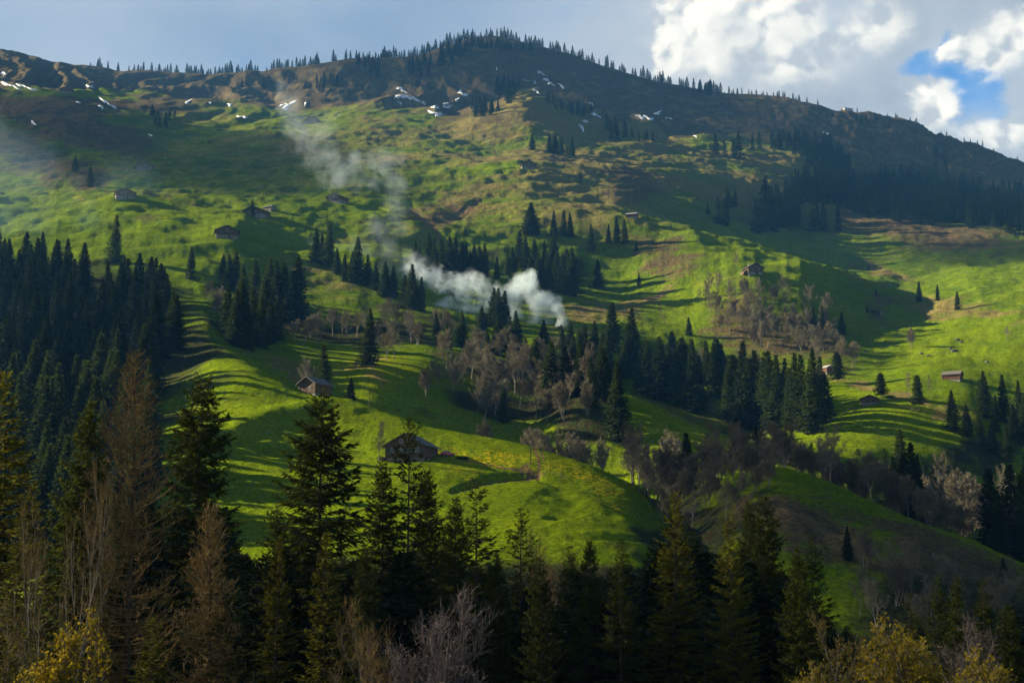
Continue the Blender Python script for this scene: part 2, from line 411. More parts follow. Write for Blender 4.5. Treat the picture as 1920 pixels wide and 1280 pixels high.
def n_noise(nt, vec, scale, detail=4.0, rough=0.55, dist=0.0):
    n = nt.nodes.new('ShaderNodeTexNoise')
    n.inputs['Scale'].default_value = scale
    n.inputs['Detail'].default_value = detail
    n.inputs['Roughness'].default_value = rough
    n.inputs['Distortion'].default_value = dist
    if vec is not None:
        nt.links.new(vec, n.inputs['Vector'])
    return X(nt, n.outputs['Fac'])


def n_mix(nt, f, a, b):
    n = nt.nodes.new('ShaderNodeMix')
    n.data_type = 'RGBA'
    for idx, v in ((0, f), (6, a), (7, b)):
        s = v.s if isinstance(v, X) else v
        if isinstance(s, bpy.types.NodeSocket):
            nt.links.new(s, n.inputs[idx])
        elif idx == 0:
            n.inputs[0].default_value = s
        else:
            n.inputs[idx].default_value = (*s, 1.0)
    return n.outputs[2]


def n_map(nt, vec, scale=(1, 1, 1), loc=(0, 0, 0), rot=(0, 0, 0)):
    n = nt.nodes.new('ShaderNodeMapping')
    n.inputs['Scale'].default_value = scale
    n.inputs['Location'].default_value = loc
    n.inputs['Rotation'].default_value = rot
    nt.links.new(vec, n.inputs['Vector'])
    return n.outputs[0]


def n_coord(nt, which='Object'):
    return nt.nodes.new('ShaderNodeTexCoord').outputs[which]


def principled(nt, out, color, rough=0.9, spec=0.2, normal=None):
    p = nt.nodes.new('ShaderNodeBsdfPrincipled')
    s = color.s if isinstance(color, X) else color
    if isinstance(s, bpy.types.NodeSocket):
        nt.links.new(s, p.inputs['Base Color'])
    else:
        p.inputs['Base Color'].default_value = (*s, 1)
    p.inputs['Roughness'].default_value = rough
    p.inputs['Specular IOR Level'].default_value = spec
    if normal is not None:
        nt.links.new(normal, p.inputs['Normal'])
    nt.links.new(p.outputs[0], out.inputs['Surface'])
    return p


def n_bump(nt, h, strength, dist):
    b = nt.nodes.new('ShaderNodeBump')
    b.inputs['Strength'].default_value = strength
    b.inputs['Distance'].default_value = dist
    nt.links.new(h.s, b.inputs['Height'])
    return b.outputs[0]


# ---------------------------------------------------------------- ground material and mesh
def ground_material():
    m, nt, out = mat_new('mountain_ground')
    oc = n_coord(nt)
    at1 = nt.nodes.new('ShaderNodeAttribute')
    at1.attribute_name = 'cover'
    sep = nt.nodes.new('ShaderNodeSeparateColor')
    nt.links.new(at1.outputs['Color'], sep.inputs[0])
    dry_, brown_, flow_ = (X(nt, sep.outputs[i]) for i in range(3))
    wood_ = X(nt, at1.outputs['Alpha'])
    at2 = nt.nodes.new('ShaderNodeAttribute')
    at2.attribute_name = 'cover_b'
    sep2 = nt.nodes.new('ShaderNodeSeparateColor')
    nt.links.new(at2.outputs['Color'], sep2.inputs[0])
    lush_, dirt_, high_ = (X(nt, sep2.outputs[i]) for i in range(3))
    fl = n_map(nt, oc, (1, 1, 0.6))
    n1 = n_noise(nt, fl, 0.045, 6, 0.62)
    n2 = n_noise(nt, fl, 0.35, 5, 0.65)
    n3 = n_noise(nt, fl, 1.7, 4, 0.7)
    stripes = n_noise(nt, n_map(nt, oc, (0.03, 0.03, 0.55)), 1.0, 5, 0.65, 0.6)
    n4 = n_noise(nt, n_map(nt, oc, (0.10, 0.10, 0.9)), 1.0, 6, 0.7, 0.4)
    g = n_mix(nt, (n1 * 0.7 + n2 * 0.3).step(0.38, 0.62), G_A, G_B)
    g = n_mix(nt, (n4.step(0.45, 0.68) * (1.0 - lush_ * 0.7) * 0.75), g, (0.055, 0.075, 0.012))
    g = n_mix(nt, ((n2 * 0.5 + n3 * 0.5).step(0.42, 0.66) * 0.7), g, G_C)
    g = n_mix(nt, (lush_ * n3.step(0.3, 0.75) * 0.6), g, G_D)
    d = n_mix(nt, n2.step(0.3, 0.7), D_A, D_B)
    f_d = ((dry_ + (n1 - 0.5) * 0.9 + (stripes - 0.5) * 1.5 * (1.0 - lush_ * 0.75) + (n2 - 0.5) * 1.0 + (n3 - 0.5) * 0.5) + 0.03 - lush_ * 0.12).step(0.15, 0.85)
    c = n_mix(nt, f_d, g, d)
    b = n_mix(nt, n2.step(0.35, 0.7), B_A, B_B)
    b = n_mix(nt, (n1.step(0.5, 0.68) * high_), b, B_C)
    rk = (n_noise(nt, n_map(nt, oc, (0.5, 0.5, 0.2)), 0.12, 8, 0.72).step(0.56, 0.66) * high_) * 0.6
    b = n_mix(nt, rk, b, (0.13, 0.125, 0.12))
    f_b = ((brown_ + (n1 - 0.5) * 0.9 + (stripes - 0.5) * 0.9 + (n2 - 0.5) * 1.0) * brown_.step(0.0, 0.3)).step(0.3, 0.75)
    c = n_mix(nt, f_b, c, b)
    c = n_mix(nt, (dirt_ * (n2 * 0.6 + 0.6)).clamp(), c, (0.19, 0.125, 0.07))
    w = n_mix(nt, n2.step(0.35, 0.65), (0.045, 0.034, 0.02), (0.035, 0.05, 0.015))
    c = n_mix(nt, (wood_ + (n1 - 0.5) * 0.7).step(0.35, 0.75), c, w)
    # tufts: every scale of grazed and ungrazed grass
    n5 = n_noise(nt, n_map(nt, oc, (1, 1, 1.6)), 0.8, 10, 0.80)
    tuft = nt.nodes.new('ShaderNodeMix')
    tuft.data_type = 'RGBA'
    tuft.blend_type = 'MULTIPLY'
    tuft.inputs[0].default_value = 1.0
    nt.links.new(c, tuft.inputs[6])
    nt.links.new(n_mix(nt, n5.step(0.36, 0.64), (0.42, 0.50, 0.45), (1.30, 1.25, 1.1)), tuft.inputs[7])
    c = tuft.outputs[2]
    vo = nt.nodes.new('ShaderNodeTexVoronoi')
    vo.inputs['Scale'].default_value = 0.9
    nt.links.new(oc, vo.inputs['Vector'])
    fl_ = (flow_ * ((1.0 - X(nt, vo.outputs['Distance'])).step(0.35, 0.75)) * n2.step(0.32, 0.6))
    c = n_mix(nt, fl_.clamp(), c, (0.62, 0.42, 0.01))
    hgt = n3 * 0.35 + n2 * 0.8 + n_noise(nt, n_map(nt, oc, (1, 1, 0.5)), 0.12, 6, 0.65) * 1.6 * (1.0 - lush_ * 0.6)
    bump = n_bump(nt, hgt, 1.0, 1.3)
    p = principled(nt, out, c, 1.0, 0.0, bump)
    return m


G_A, G_B, G_C, G_D = (0.100, 0.160, 0.003), (0.165, 0.220, 0.003), (0.050, 0.095, 0.004), (0.225, 0.275, 0.002)
D_A, D_B = (0.23, 0.17, 0.065), (0.15, 0.125, 0.04)
B_A, B_B, B_C = (0.085, 0.060, 0.034), (0.145, 0.105, 0.052), (0.19, 0.145, 0.062)
i0 = np.arange(NA - 1)[:, None] * NR
j0 = np.arange(NR - 1)[None, :]
q = i0 + j0
quads = np.stack([q, q + NR, q + NR + 1, q + 1], -1).reshape(-1, 4)
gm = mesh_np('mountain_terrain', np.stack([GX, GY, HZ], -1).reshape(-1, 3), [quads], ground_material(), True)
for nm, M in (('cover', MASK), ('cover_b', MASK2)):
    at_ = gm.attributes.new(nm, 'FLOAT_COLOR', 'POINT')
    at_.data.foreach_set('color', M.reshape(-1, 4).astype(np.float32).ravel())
terrain = link('mountain_terrain', gm)
tag(terrain, 'green and brown alpine mountainside with pastures', None, None, 'structure')
SKY_STRENGTH = 0.05
SKY_SOFT = (3.8, 3.9, 3.85)
EXPOSURE = 1.95
HAZE = 0.000065
SMOKE1, SMOKE2, SMOKE3, SMOKE4 = 0.15, 0.010, 0.017, 0.0030
SKY_A, SKY_B, SKY_LOW = (1.5, 2.1, 2.9), (2.6, 3.05, 3.55), (3.5, 3.85, 4.1)
SKY_GREY_A, SKY_GREY_B = (1.4, 1.75, 2.2), (2.4, 2.7, 3.05)
SKY_LIT_A, SKY_LIT_B = (3.1, 3.25, 3.3), (6.4, 6.05, 5.15)
# where the shadow falls on level ground at eye height (east, north); radii along east and north, distance toward the sun, thickness, seed
def _flat(px, r, py):
    p, _ = at_r(px, r, py)
    return p.x + p.z * 2.326, p.y - p.z * 0.847


SHADE_CLOUDS = [(190, 286, 135, 110, 2600, 100, 1), (45, 140, 150, 150, 2600, 26, 6), (530, 940, 250, 62, 2800, 50, 2, math.radians(35)), (*_flat(900, 1850, 150), 520, 160, 2800, 7, 3), (965, 848, 165, 60, 2600, 45, 4), (*_flat(1560, 1720, 280), 300, 140, 2800, 20, 5)]  # unseen clouds, placed and sized for the shade they throw

# ================================================================ trees: materials
def foliage_material(name, dark, light, transl, tcol):
    m, nt, out = mat_new(name)
    oi = nt.nodes.new('ShaderNodeObjectInfo')
    rnd = X(nt, oi.outputs['Random'])
    oc = n_coord(nt)
    n1 = n_noise(nt, oc, 0.55, 3, 0.6)
    n2 = n_noise(nt, oc, 3.5, 3, 0.6)
    f = (n1 * 0.9 + n2 * 0.5 + (rnd - 0.5) * 0.55).step(0.35, 1.05)
    c = n_mix(nt, f, dark, light)
    df = nt.nodes.new('ShaderNodeBsdfPrincipled')
    nt.links.new(c, df.inputs['Base Color'])
    df.inputs['Roughness'].default_value = 0.75
    df.inputs['Specular IOR Level'].default_value = 0.04
    tr = nt.nodes.new('ShaderNodeBsdfTranslucent')
    tm = n_mix(nt, f, tuple(k * 0.5 for k in tcol), tcol)
    nt.links.new(tm, tr.inputs['Color'])
    mx_ = nt.nodes.new('ShaderNodeMixShader')
    mx_.inputs[0].default_value = transl
    nt.links.new(df.outputs[0], mx_.inputs[1])
    nt.links.new(tr.outputs[0], mx_.inputs[2])
    nt.links.new(mx_.outputs[0], out.inputs['Surface'])
    return m


def bark_material(name, a, b, scale=2.0):
    m, nt, out = mat_new(name)
    oi = nt.nodes.new('ShaderNodeObjectInfo')
    oc = n_map(nt, n_coord(nt), (1, 1, 0.35))
    n1 = n_noise(nt, oc, scale, 5, 0.65)
    f = (n1 + (X(nt, oi.outputs['Random']) - 0.5) * 0.5).step(0.25, 0.75)
    principled(nt, out, n_mix(nt, f, a, b), 0.9, 0.15, n_bump(nt, n_noise(nt, oc, scale * 6, 3), 0.5, 0.03))
    return m


M_SPRUCE = foliage_material('spruce_needles', (0.009, 0.020, 0.010), (0.034, 0.052, 0.015), 0.25, (0.06, 0.09, 0.015))
M_SPRUCE_FAR = foliage_material('spruce_needles_far', (0.006, 0.014, 0.010), (0.016, 0.030, 0.013), 0.12, (0.03, 0.05, 0.015))
M_SPRUCE_FG = foliage_material('spruce_needles_near', (0.020, 0.030, 0.009), (0.055, 0.064, 0.013), 0.35, (0.13, 0.15, 0.018))
M_SPRUCE_YEL = foliage_material('spruce_needles_yellow', (0.035, 0.045, 0.009), (0.09, 0.09, 0.012), 0.4, (0.22, 0.21, 0.02))  # yellower and lighter than the other near needles
M_LEAF_YEL = foliage_material('spring_leaves_yellow', (0.16, 0.12, 0.01), (0.30, 0.22, 0.015), 0.4, (0.45, 0.33, 0.02))
M_LEAF_GRN = foliage_material('spring_leaves_green', (0.06, 0.07, 0.012), (0.12, 0.12, 0.02), 0.4, (0.2, 0.2, 0.03))
M_FRESH = foliage_material('fresh_larch_needles', (0.05, 0.11, 0.015), (0.09, 0.17, 0.02), 0.4, (0.16, 0.28, 0.03))
M_BARK = bark_material('spruce_bark', (0.035, 0.024, 0.017), (0.085, 0.058, 0.040))
M_BARK_PALE = bark_material('pale_bark', (0.10, 0.085, 0.068), (0.21, 0.185, 0.15))
M_TWIG = bark_material('grey_twigs', (0.120, 0.100, 0.064), (0.225, 0.192, 0.125), 0.6)
M_TWIG_GOLD = bark_material('larch_twigs', (0.11, 0.070, 0.024), (0.27, 0.175, 0.060), 1.0)
M_TWIG_MAUVE = bark_material('mauve_twigs', (0.10, 0.075, 0.066), (0.20, 0.155, 0.135), 1.0)


# ================================================================ trees: shapes
class Geo:
    def __init__(self):
        self.v, self.q, self.n = [], [], 0

    def add(self, V, Q):
        self.v.append(np.asarray(V, float).reshape(-1, 3))
        self.q.append(np.asarray(Q, np.int64).reshape(-1, 4) + self.n)
        self.n += len(self.v[-1])

    def tube(self, P, R, k=5):
        P = np.asarray(P, float)
        T = np.gradient(P, axis=0)
        T /= np.linalg.norm(T, axis=1)[:, None] + 1e-9
        ref = np.where(np.abs(T[:, 2:3]) > 0.9, [[1.0, 0, 0]], [[0, 0, 1.0]])
        A = np.cross(T, ref)
        A /= np.linalg.norm(A, axis=1)[:, None] + 1e-9
        Bv = np.cross(T, A)
        an = np.arange(k) / k * 2 * math.pi
        V = P[:, None] + np.asarray(R)[:, None, None] * (A[:, None] * np.cos(an)[None, :, None] + Bv[:, None] * np.sin(an)[None, :, None])
        m = len(P)
        i, j = np.meshgrid(np.arange(m - 1), np.arange(k), indexing='ij')
        j2 = (j + 1) % k
        self.add(V, np.stack([i * k + j, i * k + j2, (i + 1) * k + j2, (i + 1) * k + j], -1))

    def leaves(self, base, d, w):
        """one pointed four-cornered spray each: from base along d, w the half width vector"""
        m = len(base)
        V = np.stack([base, base + d * 0.45 + w, base + d, base + d * 0.45 - w], 1)
        self.add(V, np.arange(m * 4).reshape(m, 4))

    def ribbons(self, a, b, w, taper=0.4):
        m = len(a)
        V = np.stack([a - w, a + w, b + w * taper, b - w * taper], 1)
        self.add(V, np.arange(m * 4).reshape(m, 4))

    def arrays(self):
        return np.concatenate(self.v), np.concatenate(self.q)

    def mesh(self, name, mat, smooth=False):
        V, Q = self.arrays()
        return mesh_np(name, V, [Q], mat, smooth)


def unit(v):
    return v / (np.linalg.norm(v, axis=-1, keepdims=True) + 1e-9)


def spruce_geo(seed, H=25.0, R=3.6, gap=0.5, spacing=0.13, sl=0.55, sw=0.12, cb=0.06, droop=0.35, gaps=0.1, tops=0.02, k=6, wood=True, taper=0.85, hang=0.5, tipf=0.3):
    g = np.random.default_rng(seed)
    trunk, crown = Geo(), Geo()
    zs = np.linspace(0, H, 12)
    wob = np.cumsum(g.normal(0, 0.05, (12, 2)), 0) * (H / 25)
    P = np.stack([wob[:, 0], wob[:, 1], zs], -1)
    rad = np.maximum(H * 0.0115 * (1 - zs / H) ** 0.9, 0.015)
    rad[0] *= 1.35
    trunk.tube(P, rad, 7)
    z = cb * H
    bb, dd, ww = [], [], []
    while z < H * 0.992:
        t = (z / H - cb) / (1 - cb)
        prof = R * (0.97 * (1 - t) ** taper + 0.03) * (1 - 0.35 * max(0, 0.15 - t) / 0.15)
        nb = int(g.integers(k - 1, k + 2))
        a0 = g.uniform(0, 6.28)
        ws = g.uniform(0.8, 1.12)
        for b in range(nb):
            if g.random() < gaps:
                continue
            L = prof * ws * g.uniform(0.72, 1.12)
            if L < 0.12:
                L = 0.12
            az = a0 + b * 6.283 / nb + g.normal(0, 0.2)
            e0 = math.radians(38 * t ** 1.6 - 16 * (1 - t)) + g.normal(0, 0.07)
            n = 6
            s = np.linspace(0, 1, n)
            dr = droop * (1 - t * 0.7)
            zz = L * (math.tan(e0) * s - dr * s ** 1.5 * 0.55 + dr * 0.55 * s ** 3.2)
            zb = z + g.normal(0, 0.08)
            off = np.array([np.interp(zb, zs, wob[:, 0]), np.interp(zb, zs, wob[:, 1])])
            swp = g.normal(0, 0.12) * s ** 2
            ca, sa = math.cos(az), math.sin(az)
            x = L * (s * ca - swp * sa)
            y = L * (s * sa + swp * ca)
            C = np.stack([x + off[0], y + off[1], zb + zz], -1)
            if wood and L > 0.5:
                trunk.tube(C, np.linspace(0.012 + 0.010 * L, 0.006, n), 3)
            m = max(4, int(L / spacing))
            ss = np.clip(np.sort(g.uniform(0.10 if L > 1 else 0.0, 1.0, m)), 0, 1)
            pb = np.stack([np.interp(ss, s, C[:, q_]) for q_ in range(3)], -1)
            along = unit(np.stack([np.interp(ss, s, np.gradient(C[:, q_], s)) for q_ in range(3)], -1))
            for side in (-1, 1):
                perp = np.cross(along, [0, 0, 1.0]) * side
                ln = sl * (0.55 + 0.6 * np.sin(np.clip(ss * 1.1, 0, 1) * math.pi) + 0.15) * g.uniform(0.6, 1.25, m) * min(1.0, tipf + L / 2.4)
                dv = unit(along * g.uniform(0.35, 1.0, (m, 1)) + perp * g.uniform(0.45, 1.0, (m, 1)) + np.array([0, 0, -1.0]) * g.uniform(-0.15, hang, (m, 1)))
                wv = unit(np.cross(dv, np.array([0, 0, 1.0]) + g.normal(0, 0.55, (m, 3))))
                bb.append(pb)
                dd.append(dv * ln[:, None])
                ww.append(wv * (sw * g.uniform(0.7, 1.3, (m, 1))))
            # the shoot at the branch end
            bb.append(C[-1:])
            dd.append(along[-1:] * sl * 0.7)
            ww.append(unit(np.cross(along[-1:], [[0.2, 0.1, 1.0]])) * sw)
        z += gap * g.uniform(0.75, 1.25) * (1.0 - 0.45 * t)
    bb.append(np.array([[wob[-1, 0], wob[-1, 1], H * 0.985]]))
    dd.append(np.array([[0, 0, tops * H]]))
    ww.append(np.array([[0.04, 0.02, 0]]))
    crown.leaves(np.concatenate(bb), np.concatenate(dd), np.concatenate(ww))
    return trunk, crown


def bare_geo(seed, H=15.0, spread=0.34, stems=1, n1=11, n2=6, n3=6, n4=3, tw=0.022, leaf=0, up=0.75):
    """leafless broadleaf tree: ascending limbs that fork down to a haze of twigs"""
    g = np.random.default_rng(seed)
    wood, twigs, leaves = Geo(), Geo(), Geo()
    ra, rb, rw = [], [], []
    lb, ld, lw = [], [], []

    def curve(p, d, L, n, bend, lift):
        pts = [p]
        d = d / np.linalg.norm(d)
        for _ in range(n):
            d = d + g.normal(0, bend, 3) + np.array([0, 0, lift])
            d = d / np.linalg.norm(d)
            pts.append(pts[-1] + d * L / n)
        return np.array(pts)

    for st in range(stems):
        lean = g.normal(0, 0.05 if stems == 1 else 0.16, 2)
        hs = H * (1.0 if st == 0 else g.uniform(0.7, 0.95))
        T = curve(np.array([g.normal(0, 0.25 * (stems > 1)), g.normal(0, 0.25 * (stems > 1)), 0.0]), np.array([lean[0], lean[1], 1.0]), hs * 0.86, 8, 0.055, 0.03)
        R0 = 0.0125 * hs / (stems ** 0.3)
        wood.tube(T, np.linspace(R0, 0.03, 9) * np.concatenate([[1.3], np.ones(8)]), 6)
        for i in range(n1):
            f = 0.24 + 0.76 * (i + g.uniform(0, 1)) / n1
            p = np.array([np.interp(f * 8, range(9), T[:, q_]) for q_ in range(3)])
            az = i * 2.4 + g.normal(0, 0.4)
            e = math.radians(g.uniform(28, 60) + 18 * f)
            L1 = hs * spread * (1.25 - 0.75 * f) * g.uniform(0.75, 1.2)
            D = np.array([math.cos(az) * math.cos(e), math.sin(az) * math.cos(e), math.sin(e)])
            C1 = curve(p, D, L1, 5, 0.13, 0.09 * up)
            r1 = R0 * 0.42 * (1.15 - f * 0.7)
            wood.tube(C1, np.linspace(r1, 0.02, 6), 4)
            for j in range(n2):
                f2 = 0.2 + 0.8 * (j + g.uniform(0, 1)) / n2
                p2 = np.array([np.interp(f2 * 5, range(6), C1[:, q_]) for q_ in range(3)])
                d1 = C1[min(5, int(f2 * 5) + 1)] - C1[min(4, int(f2 * 5))]
                d1 = d1 / np.linalg.norm(d1)
                L2 = L1 * g.uniform(0.3, 0.55) * (1.15 - 0.5 * f2)
                C2 = curve(p2, d1 + g.normal(0, 0.55, 3) + [0, 0, 0.25 * up], L2, 3, 0.2, 0.08 * up)
                wood.tube(C2, np.linspace(0.022, 0.010, 4), 3)
                for k_ in range(n3):
                    f3 = 0.15 + 0.85 * (k_ + g.uniform(0, 1)) / n3
                    p3 = np.array([np.interp(f3 * 3, range(4), C2[:, q_]) for q_ in range(3)])
                    L3 = g.uniform(0.5, 1.15) * H / 15
                    C3 = curve(p3, d1 + g.normal(0, 0.7, 3) + [0, 0, 0.3 * up], L3, 2, 0.2, 0.06)
                    for a, b in ((C3[0], C3[1]), (C3[1], C3[2])):
                        ra.append(a)
                        rb.append(b)
                    for _ in range(n4):
                        q0 = C3[1] + (C3[2] - C3[1]) * g.uniform(-0.6, 0.9)
                        q1 = q0 + unit(C3[2] - C3[0] + g.normal(0, 0.75, 3) * L3 * 0.9) * g.uniform(0.3, 0.75) * H / 15
                        ra.append(q0)
                        rb.append(q1)
                        for _l in range(leaf):
                            lb.append(q0 + (q1 - q0) * g.uniform(0.1, 1.0))
                            ld.append(unit(g.normal(0, 1, 3) + [0, 0, -0.3]) * g.uniform(0.10, 0.2))
                            lw.append(unit(g.normal(0, 1, 3)) * g.uniform(0.04, 0.08))
    ra, rb = np.array(ra), np.array(rb)
    w = unit(np.cross(rb - ra, g.normal(0, 1, ra.shape))) * tw
    twigs.ribbons(ra, rb, w)
    if leaf:
        leaves.leaves(np.array(lb), np.array(ld), np.array(lw))
    return wood, twigs, leaves


def larch_geo(seed, H=24.0, R=3.6, gap=0.42, k=5, cb=0.1, tw=0.02, dens=1.0):
    """leafless larch: straight trunk, thin limbs that sweep up at the tips, knobbly side shoots"""
    g = np.random.default_rng(seed)
    trunk, crown = Geo(), Geo()
    zs = np.linspace(0, H, 14)
    wob = np.cumsum(g.normal(0, 0.03, (14, 2)), 0)
    trunk.tube(np.stack([wob[:, 0], wob[:, 1], zs], -1), np.maximum(H * 0.0105 * (1 - zs / H) ** 0.85, 0.018), 7)
    ra, rb, rw = [], [], []
    z = cb * H
    while z < H * 0.99:
        t = (z / H - cb) / (1 - cb)
        prof = R * (0.95 * (1 - t) ** 0.72 + 0.06)
        for b in range(int(g.integers(k - 1, k + 2))):
            L = prof * g.uniform(0.6, 1.15)
            az = g.uniform(0, 6.28)
            n = 8
            s = np.linspace(0, 1, n)
            e0 = math.radians(-12 + 30 * t) + g.normal(0, 0.1)
            zz = L * (math.tan(e0) * s + g.uniform(0.25, 0.6) * s ** 2.3)
            side = np.cumsum(g.normal(0, 0.05, n)) * L
            C = np.stack([wob[-1, 0] * t + L * s * math.cos(az) - side * math.sin(az), wob[-1, 1] * t + L * s * math.sin(az) + side * math.cos(az), z + zz], -1)
            crown.tube(C, np.linspace(0.012 + 0.009 * L, 0.008, n), 3)
            m = max(3, int(L / 0.16 * dens))
            ss = g.uniform(0.12, 1.0, m)
            pb = np.stack([np.interp(ss, s, C[:, q_]) for q_ in range(3)], -1)
            al = unit(np.stack([np.interp(ss, s, np.gradient(C[:, q_], s)) for q_ in range(3)], -1))
            dv = unit(al * g.uniform(0.2, 0.9, (m, 1)) + g.normal(0, 0.5, (m, 3)) + [0, 0, 0.35])
            ln = g.uniform(0.25, 0.8, (m, 1)) * (1.15 - ss[:, None] * 0.5)
            e = pb + dv * ln
            ra += [pb, pb + dv * ln * 0.6]
            rb += [e, pb + dv * ln * 0.6 + unit(dv + g.normal(0, 0.6, (m, 3))) * ln * 0.5]
        z += gap * g.uniform(0.7, 1.3) * (1 - 0.4 * t)
    ra, rb = np.concatenate(ra), np.concatenate(rb)
    crown.ribbons(ra, rb, unit(np.cross(rb - ra, g.normal(0, 1, ra.shape))) * tw)
    return trunk, crown


# ================================================================ trees: planting
def plant(name, parts, p, h, h0, rz, wide=1.0, label=None, cat='tree', group=None, lean=0.0):
    """a tree as an Empty at its foot with its parts below; the meshes are shared by all trees of the form"""
    o = bpy.data.objects.new(name, None)
    o.empty_display_size = 0.5
    COL.objects.link(o)
    s = h / h0
    o.location = (p.x, p.y, p.z - 0.15)
    o.scale = (s * wide, s * wide, s)
    o.rotation_euler = (lean * math.cos(rz * 3), lean * math.sin(rz * 3), rz)
    for nm, me in parts:
        link(nm, me, o)
    return tag(o, label, cat, group)


def spruce_parts(seed, mat, bark=None, **kw):
    t, c = spruce_geo(seed, **kw)
    return [('trunk', t.mesh('trunk', bark or M_BARK)), ('crown', c.mesh('crown', mat))]


def bare_parts(seed, mat, bark=None, leafmat=None, **kw):
    w, t, l = bare_geo(seed, **kw)
    ps = [('trunk', w.mesh('trunk', bark or M_TWIG)), ('crown', t.mesh('crown', mat))]
    if l.n:
        ps.append(('foliage', l.mesh('foliage', leafmat)))
    return ps


MIDG = [spruce_geo(100 + i, H=25.0, R=r_, gap=0.62, spacing=0.30, sl=1.0, sw=0.22, cb=c_, droop=0.45, gaps=(0.06, 0.22, 0.10, 0.18, 0.08, 0.28)[i], tipf=0.15, k=8, wood=False, taper=t_, hang=0.9)
       for i, (r_, c_, t_) in enumerate(((5.4, 0.03, 1.0), (4.6, 0.05, 0.95), (6.2, 0.02, 1.1), (4.8, 0.08, 0.85), (5.6, 0.04, 1.05), (4.2, 0.03, 0.9)))]
MID = [[('trunk', t_.mesh('trunk', M_BARK)), ('crown', c_.mesh('crown', M_SPRUCE))] for t_, c_ in MIDG]
STEMMY = [spruce_parts(120 + i, M_SPRUCE, bark=M_BARK_PALE, H=25.0, R=r_, gap=0.62, spacing=0.30, sl=1.1, sw=0.24, cb=c_, droop=0.3, gaps=0.08, k=7, wood=False, taper=0.7, hang=0.8)
          for i, (r_, c_) in enumerate(((6.2, 0.22), (4.2, 0.36)))]
FARP = [spruce_geo(140 + i, H=22.0, R=r_, gap=1.1, spacing=0.6, sl=1.5, sw=0.36, cb=0.02, droop=0.4, gaps=0.06, tipf=0.12, k=6, wood=False, taper=1.0, hang=0.9) for i, r_ in enumerate((5.2, 6.0, 4.6, 6.6))]

